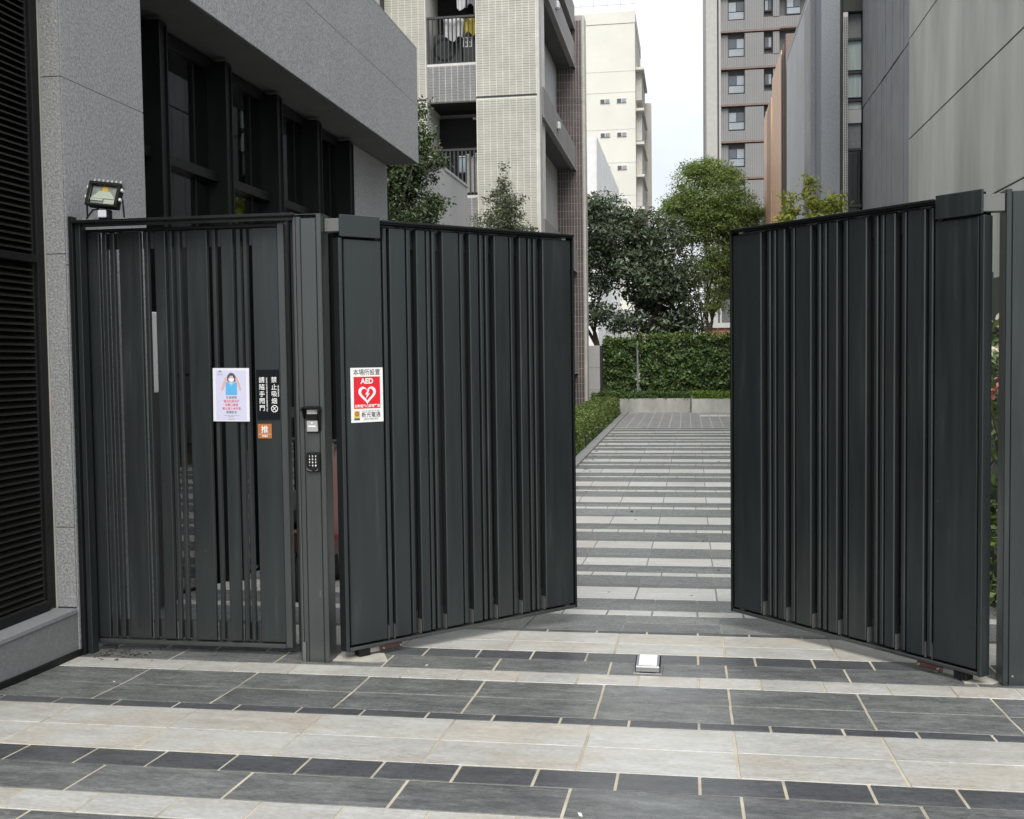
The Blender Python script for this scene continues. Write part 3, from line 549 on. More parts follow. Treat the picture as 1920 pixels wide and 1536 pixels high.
MB().prism([(-.036,-.046),(-.032,-.053),(.032,-.053),(.037,-.046),(.037,.046),(.032,.053),(-.032,.053),(-.037,.046)], -.022, 0, 'y').build('case', MAT['black'], kp, .003)
for r_ in range(4):
    for c_ in range(3):
        kx, kz = -.017 + c_ * .017, .033 - r_ * .0165
        b_ = MB().box(kx - .0065, kx + .0065, -.0245, -.0225, kz - .006, kz + .006).build('key', MAT['black_matte'], kp, .001)
        text('123456789*0#'[r_ * 3 + c_], .0125, MAT['sign_white'], kp, kx, kz, -.0252, bold=.0005, name='key_number')
flat('guard_arc', MAT['chrome'], kp, [(-.033,-.025),(-.024,-.036),(-.006,-.042),(-.006,-.047),(-.026,-.044),(-.034,-.036)], -.0245, .002); flat('guard_arc', MAT['chrome'], kp, [(.030,-.03),(.022,-.038),(.014,-.042),(.014,-.047),(.026,-.042)], -.0245, .002)
# floodlight
fl = thing('floodlight', 'small grey floodlight with motion sensor on top of the pedestrian gate frame', 'floodlight', (-3.125, 5.50, 2.384), R(4))
hd = MB(); T = Matrix.Translation((0, 0, .128)) @ Matrix.Rotation(R(7), 4, 'Y') @ Matrix.Rotation(R(-16), 4, 'X')
def tb(mb, x0, x1, y0, y1, z0, z1):
    q = MB().box(x0, x1, y0, y1, z0, z1); mb.add([T @ Vector(v) for v in q.v], q.f); return mb
head = tb(MB(), -.085, .085, -.005, .035, -.065, .065).build('housing', MAT['black'], fl, .004)
for x0, x1, z0, z1 in ((-.09, .09, .052, .07), (-.09, .09, -.07, -.056), (-.09, -.072, -.056, .052), (.072, .09, -.056, .052)):
    tb(MB(), x0, x1, -.03, -.005, z0, z1).build('bezel', MAT['black'], head, .003)
for k in range(7): tb(MB(), -.076 + k * .0245, -.066 + k * .0245, -.012, .045, .071, .09).build('cooling_fin', MAT['alu'], head, .002)
tb(MB(), -.082, .082, -.015, .045, .0655, .0705).build('fin_base', MAT['alu'], head)
tb(MB(), -.071, .071, -.008, -.0055, -.055, .051).build('reflector', MAT['steel'], head)
def tq(name, m, pts):
    mb = MB(); mb.add([T @ Vector(p) for p in pts], [tuple(range(len(pts)))]); return mb.build(name, m, head)
tq('reflector_floor', MAT['reflector'], [(-.068,-.014,-.022),(.068,-.014,-.022),(.03,-.0095,.022),(-.03,-.0095,.022)])
tq('led_chip', MAT['led'], [(-.016,-.0098,.022),(.016,-.0098,.022),(.016,-.0098,.047),(-.016,-.0098,.047)])
tq('reflector_stripe', MAT['reflector'], [(-.07,-.0145,-.036),(.0,-.0145,-.036),(.0,-.0145,-.024),(-.07,-.0145,-.024)]); tq('reflector_stripe', MAT['reflector'], [(.008,-.0148,-.053),(.066,-.0148,-.053),(.066,-.0148,-.026),(.008,-.0148,-.026)])
tb(MB(), -.071, .071, -.0285, -.0265, -.055, .051).build('lamp_glass', MAT['glass_clear'], head)
for sx1 in (-1, 1):
    for z_ in (-.02, .035): tb(MB(), sx1 * .096 - .006, sx1 * .096 + .006, -.02, .0, z_ - .008, z_ + .008).build('clip', MAT['white_plastic'], head, .002)
MB().tube([(-.112, .02, .006), (-.112, .02, .11), (-.09, .015, .12)], .005, 6).build('bracket_leg', MAT['black'], fl); MB().tube([(.098, .02, .006), (.09, .02, .11)], .005, 6).build('bracket_leg', MAT['black'], fl)
MB().box(-.135, -.075, .0, .04, .0, .008).build('foot', MAT['alu'], fl, .002); MB().box(.055, .12, .0, .04, .0, .006).build('foot', MAT['alu'], fl, .002)
MB().prism(disc(0, 0, .036, 18), .0, .05, 'z').build('sensor_body', MAT['black'], fl, .004)
MB().box(-.026, .022, -.041, -.030, .006, .046).build('sensor_lens', MAT['pir'], fl, .004)
MB().tube([(-.108, .0, .008), (-.06, -.02, .05), (-.03, -.01, .056)], .005, 6).build('cable', MAT['rubber'], fl)
# ground stop with white reflector
gs = thing('gate_stop', 'low ground stop with a bright white top in the middle of the gateway', 'gate stop', (-.208, 5.54, zg(5.54)), R(-1))
MB().box(-.075, .075, -.075, .085, -.004, .008).build('base_plate', MAT['steel'], gs, .002)
MB().prism([(-.066, .008), (-.062, .040), (.066, .066), (.085, .062), (.085, .008)], -.064, .064, 'x').build('housing', MAT['chrome'], gs, .006)
MB().box(-.040, .040, -.071, -.060, .004, .014).build('slot', MAT['black'], gs, .002)
MB().prism([(-.050, .0415), (-.050, .0455), (.060, .0680), (.064, .0650)], -.046, .046, 'x').build('white_lens', MAT['lens'], gs, .002)

# ------------------------------------------------------------------ buildings behind
def grid_tiles(mb, u0, u1, v0, v1, tu, tv, gu, gv, place, stagger=0):
    """small wall tiles laid in columns; place(u0,u1,v0,v1) -> 8 corner box"""
    nv = int((v1 - v0) / tv); nu = max(1, round((u1 - u0) / tu)); tu = (u1 - u0) / nu
    for i in range(nu):
        for j in range(nv):
            o = stagger * tv * (i % 2); a, b = u0 + i * tu + gu / 2, u0 + (i + 1) * tu - gu / 2; c, d = v0 + j * tv + gv / 2 + o, v0 + (j + 1) * tv - gv / 2 + o
            if d > v1: continue
            vs = place(a, b, c, d); mb.add(vs, [(0,1,2,3),(0,4,5,1),(1,5,6,2),(2,6,7,3),(3,7,4,0)])
def yface(y, th=.012):
    return lambda a, b, c, d: [(a,y-th,c),(b,y-th,c),(b,y-th,d),(a,y-th,d),(a,y,c),(b,y,c),(b,y,d),(a,y,d)]
def shift(mb, off): mb.v = [(a-off[0], b-off[1], c-off[2]) for a, b, c in mb.v]; return mb
# cream tiled apartment block
FZ = [1.53, 4.69, 7.86, 11.03, 12.2]
ca = thing('cream_apartment_block', 'cream tiled apartment block with balconies left of the drive', 'building', (-5.3, 25.8, -.4)); co_ = tuple(ca.location)
box('core_wall', MAT['wall_mauve'], ca, -12, -4.02, 27.3, 36.6, -.5, 12.2)
pier = box('corner_pier', MAT['cream_joint'], ca, -4.967, -3.50, 25.8, 27.3, -.5, 12.2)
box('corner_trim', MAT['cream_smooth'], pier.parent, -3.50, -3.43, 25.79, 26.2, -.5, 12.2, .01); box('shadow_gap', MAT['groove'], ca, -3.54, -3.46, 26.2, 26.26, -.5, 12.2)
lp = box('side_pier', MAT['cream_joint'], ca, -7.2, -6.19, 25.8, 27.3, -.5, 12.2)
for nm, x0, x1 in (('wall_tiles', -4.955, -3.51), ('wall_tiles', -7.19, -6.20)):
    mb = MB()
    for a, b in ((-.4, 1.51), (1.55, 4.67), (4.71, 7.84), (7.88, 11.01), (11.05, 12.15)):
        grid_tiles(mb, x0, x1, a, b, .168, .0595, .017, .012, yface(25.8))
    o = shift(mb, co_).build(nm, MAT['cream'], ca); o['kind'] = 'stuff'
for k, z in enumerate(FZ[:-1]):
    for x0, x1 in ((-4.967, -3.50), (-7.2, -6.19)): box('floor_joint', MAT['groove'], ca, x0 + .002, x1 - .002, 25.784, 25.7995, z - .015, z + .02)
    # balcony slab front clad in grey tiles
    zb, zt = z - .05, z + .86
    box('balcony_spandrel', MAT['joint_white'], ca, -6.188, -4.969, 25.86, 26.0, zb, zt)
    mb = MB(); grid_tiles(mb, -6.185, -4.972, zb + .005, zt - .005, .152, .0655, .016, .014, yface(25.86))
    o = shift(mb, co_).build('spandrel_tiles', MAT['tile_grey'], ca); o['kind'] = 'stuff'
    box('balcony_floor', MAT['black_matte'], ca, -6.188, -4.969, 26.0, 27.3, z - .05, z + .1)
    rl = box('railing', MAT['rail'], ca, -6.18, -4.972, 25.885, 25.945, zt + 1.085, zt + 1.135)
    for i in range(13): box('baluster', MAT['rail'], rl, -6.16 + i * .0985 - co_[0] * 0, -6.16 + i * .0985 + .03, 25.90, 25.93, zt + .02, zt + 1.085) if False else \
        MB().box(-6.16 + i * .0985, -6.13 + i * .0985, 25.90, 25.93, zt + .02, zt + 1.085).build('baluster', MAT['rail'], rl, off=co_)
    MB().box(-6.18, -4.972, 25.89, 25.94, zt + .001, zt + .03).build('bottom_rail', MAT['rail'], rl, off=co_)
    box('balcony_back', MAT['black_matte'], ca, -6.188, -4.969, 27.15, 27.295, z + .1, z + 3.0)
mb = MB()
for z in FZ[:-1]: grid_tiles(mb, -6.2, -6.19, z + .9, z + 3.0, .2, .07, .01, .01, yface(25.9))
# side with projecting ledges
rec = box('side_wall', MAT['plaster_grey'], ca, -4.02, -4.0, 27.3, 34.0, -.5, 12.2)
box('side_return', MAT['plaster_grey'], ca, -4.02, -3.56, 26.26, 27.3, -.5, 12.2)
for z in FZ:
    zl = z - .40
    lg = box('ledge', MAT['wall_mauve'], ca, -3.56, -3.40, 26.27, 33.98, zl, zl + .70, .01)
    MB().box(-4.0, -3.56, 27.3, 33.98, zl + .02, zl + .12).build('ledge_soffit', MAT['soffit'], lg, off=co_)
    MB().box(-3.42, -3.39, 26.27, 33.99, zl - .03, zl - .001).build('drip_edge', MAT['tank'], lg, off=co_)
    MB().box(-3.40, -3.30, 28.9, 29.15, zl + .20, zl + .42).build('ledge_lamp', MAT['white_plastic'], lg, .04, off=co_)
    box('slit_window', MAT['black'], ca, -3.557, -3.45, 26.262, 26.268, z - 2.2, z - .75) if False else None
    box('slit_window', MAT['black'], ca, -3.56, -3.552, 26.5, 26.95, z - 2.3, z - .50)
bw = box('brown_wing', MAT['brown_joint'], ca, -4.0, -3.19, 34.0, 34.6, -.5, 12.2)
mb = MB(); grid_tiles(mb, -3.99, -3.20, -.4, 12.1, .085, .235, .018, .02, yface(34.0)); o = shift(mb, co_).build('wing_tiles', MAT['brown'], ca); o['kind'] = 'stuff'
box('wing_trim', MAT['cream_smooth'], ca, -3.188, -3.11, 33.98, 34.6, -.5, 12.2, .01)
# things on the balconies
ac = thing('air_conditioner', 'dark outdoor air conditioner behind the upper balcony railing', 'air conditioner', (-5.75, 26.3, 8.82))
MB().box(-.36, .36, 0, .4, 0, .72).build('case', MAT['ac'], ac, .02); ring('fan_grille', MAT['black'], ac, -.08, .36, .29, .22, -.006); flat('fan_hub', MAT['rail'], ac, disc(-.08, .36, .13, 20), -.012, .01)
cab = thing('balcony_cabinet', 'dark cabinet with a small white plate on the upper balcony', 'cabinet', (-5.17, 26.2, 8.82)); MB().box(-.19, .19, 0, .4, 0, .80).build('case', MAT['ac'], cab, .01)
flat('plate', MAT['sign_white'], cab, rect(-.18, .06, .36, .60), -.014, .01)
for i in range(2):
    for j in range(2): flat('plate_mark', MAT['ink'], cab, rect(-.15 + i * .1, -.085 + i * .1, .385 + j * .105, .47 + j * .105), -.02, .004)
def cloth(name, label, m, x, y, z, wd, ht, cat='laundry', seed=0):
    rr = random.Random(seed); n = 10; vs = []; fs = []
    for k in range(n + 1):
        t_ = k / n; yy = .03 * math.sin(t_ * 9 + seed) + rr.uniform(-.006, .006); top = -.06 * abs(t_ - .5) ; bot = -ht + .05 * math.sin(t_ * 7 + seed * 2)
        for q, zz_ in enumerate((top, (top + bot) / 2, bot)): vs.append(((t_ - .5) * wd * (1 - .08 * q), yy * (1 + q * .5), zz_))
    for k in range(n):
        for q in range(2): fs.append((3*k+q, 3*k+3+q, 3*k+4+q, 3*k+1+q))
    back = [(a, b + .02, c) for a, b, c in vs]; nv = len(vs); fs2 = fs + [tuple(i + nv for i in reversed(f)) for f in fs]
    o = MB().add(vs + back, fs2).build(name, m, None, smooth=True); o.location = (x, y, z); return tag(o, label, cat, 'laundry on the upper balcony')
cloth('hanging_shirt', 'pale shirt hung left of the others on the upper balcony', MAT['cloth_white'], -5.42, 26.35, 11.0, .26, .85, seed=1)
cloth('hanging_shirt', 'grey shirt hung in the middle of the upper balcony', MAT['cloth_grey'], -5.2, 26.4, 11.0, .24, .75, seed=2)
cloth('hanging_shirt', 'grey shirt hung nearest the tiled pier on the upper balcony', MAT['cloth_grey'], -5.03, 26.33, 10.95, .14, .9, seed=5)
cloth('hanging_towel', 'bright yellow towel behind the upper balcony railing', MAT['cloth_yellow'], -5.11, 26.02, 9.82, .34, .38, seed=3)
cloth('hanging_bag', 'crumpled white sheet behind the upper balcony railing', MAT['cloth_white'], -5.55, 26.05, 9.85, .5, .5, seed=4)
for i, (x, h, lb) in enumerate(((-5.27, .9, 'left'), (-5.13, .82, 'middle'), (-5.02, .92, 'right'))):
    o = thing('storage_tube', f'pale tall tube on the lower balcony, {lb} of three', 'tube', (x, 26.12, 5.65), 0, 'tubes on the lower balcony'); MB().prism(disc(0, 0, .055, 10), 0, h, 'z').build('body', MAT['tank'], o)
    MB().prism(disc(0, 0, .058, 10), h, h + .03, 'z').build('lid', MAT['teal' if i == 1 else 'tank'], o)
for i, x in enumerate((-5.42, -5.05)):
    o = thing('storage_bin', ('blue grey bin, left of two stacked high on the lower balcony', 'blue grey bin, right of two stacked high on the lower balcony')[i], 'bin', (x, 26.5, 6.2), 0, 'bins on the lower balcony'); MB().box(-.15, .15, 0, .3, 0, .38).build('body', MAT['blue_box'], o, .02); MB().box(-.16, .16, -.01, .31, .381, .42).build('lid', MAT['tank'], o, .01)
bl = thing('wall_lamp', 'small white wall lamp in the dark lower balcony', 'lamp', (-5.15, 27.1, 7.55)); MB().tube([(0, 0, 0), (0, -.1, .06), (-.05, -.2, .06)], .012, 6).build('arm', MAT['steel'], bl); MB().prism(disc(-.07, -.23, .05, 12), .03, .07, 'z').build('shade', MAT['white_plastic'], bl)
# grey wing in front of it and white siding block
gw = thing('grey_garden_wing', 'plain grey rendered wing in front of the cream apartment block', 'building', (-4.8, 21, -.45))
box('body', MAT['plaster_grey'], gw, -9, -4.82, 14.6, 23.83, -.5, 5.40); box('coping', MAT['plaster_grey'], gw, -9.01, -4.80, 14.59, 23.85, 5.402, 5.47, .008)
for y in (17, 20.4): box('wall_panel', MAT['plaster_grey'], gw, -4.82, -4.801, y - 2.3, y + 1.08, -.4, 5.39, .006)
sb = thing('white_siding_block', 'white horizontal siding block behind the granite fascia', 'building', (-9.5, 25, -.45)); box('body', MAT['siding'], sb, -14, -7.26, 24.6, 27, -.5, 18); box('drain_pipe', MAT['rail'], sb, -7.25, -7.19, 25.6, 25.7, -.5, 18)
box('corner_board', MAT['white'], sb, -7.36, -7.255, 24.585, 24.70, -.5, 18, .01)

# tall pale building far behind
wb = thing('white_office_building', 'tall cream white building with small paired windows in the distance', 'building', (-8, 108, -.4))
body = box('body', MAT['white_far'], wb, -16, -4.9, 108, 121, -.5, 34.2)
box('parapet', MAT['white_far'], wb, -16, -4.86, 107.95, 121, 34.25, 35.35); box('parapet_joint', MAT['far_side'], wb, -16, -4.95, 108.05, 120.9, 34.2, 34.25)
for z in (29.6, 27.55, 23.95, 20.7, 17.5, 14.3): box('floor_joint', MAT['far_side'], wb, -16, -4.9, 107.985, 107.999, z, z + .08)
for r_, z in enumerate((26.55, 23.25, 20.02, 16.8)):
    for x in (-8.35, -6.72):
        win = box('window', MAT['far_side'], wb, x, x + 1.55 * .62, 107.93, 107.999, z, z + .42)
        for q in range(2): MB().box(x + .05 + q * .47, x + .42 + q * .47, 107.88, 107.929, z + .04, z + .39).build('pane', MAT['pane'] if q == 0 else MAT['blind'], win, off=tuple(wb.location))
for z in (30.2, 26.2, 22.9, 19.7, 16.5):
    box('side_balcony', MAT['far_side'], wb, -4.898, -3.9, 110, 149, z - 1.9 + .9, z + .2 - 1.0) if False else box('side_bay', MAT['white_far'], wb, -4.898, -4.1, 109, 119, z - .25, z)
    box('side_glass', MAT['far_side'], wb, -4.898, -4.35, 110, 118.5, z - 3.0, z - .26)
box('side_fin', MAT['white_far'], wb, -4.898, -3.75, 119.4, 121, 0, 29)
rr_ = box('roof_rail', MAT['far_side'], wb, -12, -4.95, 108.1, 108.14, 36.9, 36.95); 
for k in range(6): MB().box(-11.6 + k * 1.32, -11.55 + k * 1.32, 108.1, 108.14, 35.35, 36.9).build('post', MAT['far_side'], rr_, off=tuple(wb.location))
MB().box(-12, -4.95, 108.1, 108.14, 36.1, 36.15).build('middle_bar', MAT['far_side'], rr_, off=tuple(wb.location))
lw = thing('white_clad_annex', 'low white panel clad annex beside the brown tiled wing', 'building', (-6, 62, -.4)); box('body', MAT['white_clad'], lw, -12, -4.9, 60, 80, -.5, 13.6)
for k in range(5): box('panel', MAT['white_clad'], lw, -4.899, -4.86, 60.05 + k * 4, 63.95 + k * 4, -.4, 13.75)
box('front_panel', MAT['white_clad'], lw, -7.9, -4.9, 59.93, 59.999, -.4, 13.7)

# grey residential tower
tw = thing('grey_residential_tower', 'tall grey ribbed apartment tower with copper coloured floor lines', 'building', (6, 99, -.4)); to_ = tuple(tw.location)
box('core_wall', MAT['tower_recess'], tw, 2.9, 22, 99.6, 120, -.5, 60); box('corner_pier', MAT['tower_edge'], tw, 1.80, 2.75, 98.9, 118, -.5, 60); box('pier_gap', MAT['tower_recess'], tw, 2.75, 2.9, 99.2, 118, -.5, 60); box('edge_strip', MAT['tower_edge'], tw, 2.9, 3.08, 98.95, 99.6, -.5, 60)
for k in range(9):
    z0 = 10.8 + k * 3.22
    box('floor_line', MAT['copper'], tw, 3.09, 12, 98.86, 99.6, z0 - .02, z0 + .155); box('floor_line', MAT['copper'], tw, 8.2, 12, 98.70, 98.859, z0 + .05, z0 + .2)
    if k == 8: continue
    box('spandrel', MAT['ribs'], tw, 3.09, 5.16, 99.0, 99.6, z0 + .16, z0 + 1.05); box('pier', MAT['ribs'], tw, 5.16, 6.80, 98.95, 99.6, z0 + .16, z0 + 3.1)
    box('spandrel', MAT['ribs'], tw, 6.80, 12, 99.05, 99.6, z0 + .16, z0 + 1.2); box('window_pier', MAT['ribs'], tw, 3.09, 3.72, 99.25, 99.6, z0 + 1.05, z0 + 3.1); box('pier', MAT['ribs'], tw, 7.60, 8.15, 99.0, 99.6, z0 + 1.2, z0 + 3.1)
    for x0, x1, h0, h1 in ((3.72, 5.16, 1.15, 2.75), (6.88, 7.52, 1.75, 2.75), (8.75, 10.0, 1.35, 2.75)):
        win = MB().box(x0, x1, 99.30, 99.599, z0 + h0, z0 + h1).build('window', MAT['rail'], tw, off=to_)
        hm = (h0 + h1) / 2 - .1 if x1 - x0 > 1 else h0 + .07
        if x1 - x0 > 1: MB().box(x0 + .07, x1 - .07, 99.27, 99.299, z0 + h0 + .07, z0 + hm - .04).build('pane', MAT['blind'], win, off=to_)
        xm = (x0 + x1) / 2
        MB().box(x0 + .07, xm - .03, 99.27, 99.299, z0 + hm + .04, z0 + h1 - .07).build('pane', MAT['pane'] if k % 3 else MAT['blind'], win, off=to_); MB().box(xm + .03, x1 - .07, 99.27, 99.299, z0 + hm + .04, z0 + h1 - .07).build('pane', MAT['blind'] if k % 3 else MAT['pane'], win, off=to_)

# grey building on the right with fluted panels, stone piers and window strip
rb = thing('grey_stone_building', 'dark grey stone building with grooved panels behind the right gate leaf', 'building', (4.6, 28, -.4)); ro_ = tuple(rb.location)
box('core_wall', MAT['groove'], rb, 4.4, 9, 21.0, 29.2, -.5, 11.6); box('side_wall', MAT['render_light'], rb, 3.2, 9, 29.42, 36.15, -.5, 11.0); box('side_wall_coping', MAT['plaster_grey'], rb, 3.19, 9, 29.42, 36.18, 11.002, 11.1)
st = box('tile_strip', MAT['joint_white'], rb, 3.193, 3.1995, 29.43, 30.7, -.5, 10.98); 
mb = MB(); 
for j in range(190):
    z = -.4 + j * .0595
    if z < 10.8 and abs((z - 1.2) % 3.2) > .05: mb.box(3.183, 3.193, 29.44, 30.69, z, z + .048)
o = shift(mb, ro_).build('tile_courses', MAT['tile_grey'], rb); o['kind'] = 'stuff'
box('stone_return', MAT['stone_blue'], rb, 3.20, 3.50, 29.25, 29.415, -.5, 11.6); box('stone_pier', MAT['stone_blue'], rb, 3.31, 3.765, 28.0, 29.24, -.5, 11.6, .01)
box('jamb', MAT['groove'], rb, 3.766, 3.84, 28.1, 29.24, -.5, 11.6); box('mosaic_strip', MAT['joint_white'], rb, 3.841, 3.95, 28.02, 29.24, -.5, 10.0); box('head_beam', MAT['groove'], rb, 3.841, 4.30, 28.03, 29.2, 10.02, 11.6)
mb = MB(); grid_tiles(mb, 3.845, 3.946, -.4, 9.95, .0505, .062, .012, .014, yface(28.02)); o = shift(mb, ro_).build('mosaic_tiles', MAT['tile_grey'], rb); o['kind'] = 'stuff'
WX0, WX1 = 3.951, 4.299
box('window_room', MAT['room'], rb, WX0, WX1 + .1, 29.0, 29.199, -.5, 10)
for nm, m, y, z0, z1 in (('window_head', 'panel_grey', 28.25, 9.41, 10.01), ('spandrel_panel', 'plaster_grey', 28.2, 7.33, 7.66), ('spandrel_stone', 'stone_blue', 28.28, 6.72, 7.329)): box(nm, MAT[m], rb, WX0, WX1, y, 28.99, z0, z1)
for z0, z1, cu in ((8.64, 9.34, 1), (7.97, 8.53, 1), (7.68, 7.85, 1), (5.3, 6.64, 0), (3.2, 5.25, 0)):
    wn = box('window', MAT['rail'], rb, WX0, WX1, 28.14, 28.26, z1 + .001, z1 + .06); MB().box(WX0, WX1, 28.20, 28.21, z0, z1).build('pane', MAT['glass_clear'] if cu else MAT['glass'], wn, off=ro_)
    if cu: MB().box(WX0, WX1, 28.24, 28.28, z0, z1).build('curtain', MAT['curtain_pale'], wn, off=ro_)
    else: MB().box(WX0 + .05, WX0 + .1, 28.3, 28.42, z0, z1).build('mullion', MAT['rail'], wn, off=ro_)
pr = random.Random(5)
for fl_, (z0, z1) in enumerate(((-.4, 1.3), (1.3, 4.47), (4.47, 7.64), (7.64, 10.81), (10.81, 11.6))):
    y = 20.9
    while y < 27.95:
        wd = pr.choice((.22, .34, .5, .62, .85)); y1 = min(y + wd, 28.0); box('grooved_panel', MAT['panel_grey'], rb, 4.30 - pr.choice((0, .008)), 4.40, y + .022, y1 - .022, z0 + .02, z1 - .02); y = y1
# rendered flank wall, near right
rw = thing('rendered_flank_wall', 'tall greenish grey rendered wall with long grooves at upper right', 'wall', (4.4, 13, -.4)); box('core', MAT['groove'], rw, 4.025, 6, 5.0, 20.75, -.5, 9.08)
zs = [-.4, 1.88, 3.685, 5.48, 7.28, 9.08]
for a, b in zip(zs[:-1], zs[1:]): box('render_panel', MAT['plaster'], rw, 4.0, 4.024, 5.0, 20.78, a + .012, b - .012, .004)
box('end_face', MAT['plaster'], rw, 4.0255, 5.99, 20.751, 20.78, -.5, 9.08)
# copper fin screens
for nm, lb, y0, y1, ztop, dx in (('copper_fin_screen', 'taller copper coloured fin screen beside the grey side wall', 36.3, 42.2, 11.95, 0), ('copper_fin_screen', 'shorter copper coloured fin screen farther along the drive', 42.6, 46.4, 11.35, .02)):
    cf = thing(nm, lb, 'screen', (3.5, y0, -.4), 0, 'copper fin screens'); box('screen_panel', MAT['copper_light'], cf, 3.2 - dx, 3.26 - dx, y0 + 2.0 if dx == 0 else y0, y1, -.4, ztop, .01)
    for k in range(5): box('fin', MAT['copper'] if k % 2 == 0 else MAT['copper_dark'], cf, 3.19 - dx, 3.75, y0 + .1 + k * .42, y0 + .16 + k * .42, -.4, ztop - .05 * k, .01)
    box('backing', MAT['copper_dark'], cf, 3.5, 3.9, y0, y1, -.4, ztop - 1.2)
    for z in (2, 5, 8): box('rail', MAT['rail'], cf, 3.27, 3.30, y0, y1, z, z + .08)
# brick house and scaffold-coloured lattice far behind the trees
bh = thing('brick_house', 'low red brick house glimpsed behind the light green tree', 'building', (3, 70, -.35)); box('wall', MAT['brick'], bh, 1.2, 9, 68, 76, -.4, 3.3); box('roof', MAT['tank'], bh, 1.0, 9.2, 67.8, 76.2, 3.301, 3.6)
for k in range(6): box('lattice_post', MAT['copper'], bh, 1.3 + k * .5, 1.37 + k * .5, 67.6, 67.7, -.3, 3.0)
hs = thing('pale_far_house', 'pale low house glimpsed between the trunks of the dark tree', 'building', (-4, 75, -.35)); box('wall', MAT['plaster_grey'], hs, -9.5, -1.0, 72, 80, -.4, 4.4); box('roof', MAT['tank'], hs, -9.6, -.9, 71.9, 80.1, 4.401, 4.7)
for k in range(4): box('window', MAT['pane'], hs, -8.2 + k * 1.8, -7.2 + k * 1.8, 71.95, 71.999, 1.2, 2.6)

# ------------------------------------------------------------------ plants
npr = np.random.default_rng(7)
def leaf_obj(name, m, parent, cen, size, aspect=.5, up=.6, out=None, outw=.5, sjit=.35, droop=0., off=(0,0,0)):
    cen = np.asarray(cen, float); n = len(cen)
    nr = npr.normal(size=(n, 3)) * .7; nr[:, 2] += up
    if out is not None: nr += outw * out
    nr /= np.linalg.norm(nr, axis=1)[:, None]
    d = npr.normal(size=(n, 3)); d[:, 2] -= droop; d -= nr * (d * nr).sum(1)[:, None]; d /= np.linalg.norm(d, axis=1)[:, None] + 1e-9
    s = np.cross(nr, d); L = size * (1 + npr.uniform(-sjit, sjit, n))[:, None]; W = L * aspect
    v = np.empty((n, 4, 3)); v[:, 0] = cen - d * L / 2; v[:, 1] = cen + s * W / 2 + nr * W * .18; v[:, 2] = cen + d * L / 2 - nr * L * .08; v[:, 3] = cen - s * W / 2 + nr * W * .18
    v -= np.array(off); idx = np.arange(n)[:, None] * 4; tri = np.concatenate([idx + [0, 1, 2], idx + [0, 2, 3]], 1).reshape(-1, 3)
    me = bpy.data.meshes.new(name); me.vertices.add(n * 4); me.vertices.foreach_set('co', v.ravel()); nt_ = len(tri)
    me.loops.add(nt_ * 3); me.loops.foreach_set('vertex_index', tri.ravel().astype(np.int32)); me.polygons.add(nt_)
    me.polygons.foreach_set('loop_start', np.arange(0, nt_ * 3, 3, dtype=np.int32)); me.polygons.foreach_set('loop_total', np.full(nt_, 3, np.int32)); me.update(); me.validate()
    me.materials.append(m); o = bpy.data.objects.new(name, me); C.objects.link(o); o.parent = parent; return o
def clumps(blobs, nclump, nleaf, spread, flat_=.6, shell=.55):
    """blobs (cx,cy,cz,rx,ry,rz); leaves gathered in clumps near each blob's surface"""
    vol = np.array([b[3] * b[4] * b[5] for b in blobs]) ** .67; vol /= vol.sum(); pts = []; outs = []
    for b, f in zip(blobs, vol):
        k = max(2, int(nclump * f)); d = npr.normal(size=(k, 3)); d /= np.linalg.norm(d, axis=1)[:, None]; r = shell + (1 - shell) * npr.random(k) ** .6
        r *= 1 + .16 * np.sin(d[:, 0] * 5 + b[0]) * np.cos(d[:, 2] * 4 + b[2])
        cc = np.array(b[:3]) + d * r[:, None] * np.array(b[3:6]); q = np.repeat(cc, nleaf, 0); g = npr.normal(size=q.shape) * spread; g[:, 2] *= flat_
        pts.append(q + g); outs.append(np.repeat(d, nleaf, 0))
    return np.concatenate(pts), np.concatenate(outs)
def limbs(mb, p, d, ln, r, depth, rr, ends, spread=.6, up=.25):
    p = Vector(p); d = Vector(d).normalized(); pts = [p]; rad = [r]
    for k in range(3):
        d = (d + Vector((rr.uniform(-.18, .18), rr.uniform(-.18, .18), rr.uniform(-.08, .16)))).normalized(); p = p + d * ln / 3; pts.append(p); rad.append(r * (1 - .15 * (k + 1)))
    mb.tube(pts, rad, 7 if r > .05 else 5); ends.append(p)
    if depth:
        for k in range(rr.choice((2, 3))):
            nd = (d + Vector((rr.uniform(-1, 1) * spread, rr.uniform(-1, 1) * spread, rr.uniform(-.1, .5) * spread + up))).normalized(); limbs(mb, p, nd, ln * rr.uniform(.62, .8), rad[-1] * .72, depth - 1, rr, ends, spread, up)
def tree(name, label, loc, trunks, blobs, nclump, nleaf, spread, leaf, size, bark, depth=3, aspect=.45, up=.6, seed=1, cat='tree', flat_=.6, droop=0., shell=.5, sj=.35):
    t = thing(name, label, cat, loc); rr = random.Random(seed); mb = MB(); ends = []
    for p, d, ln, r in trunks: limbs(mb, p, d, ln, r, depth, rr, ends)
    mb.build('trunk', bark, t, smooth=True, off=tuple(loc)); p, o = clumps(blobs, nclump, nleaf, spread, flat_, shell)
    leaf_obj('crown', leaf, t, p, size, aspect, up, o, .5, sj, droop, off=tuple(loc)); return t
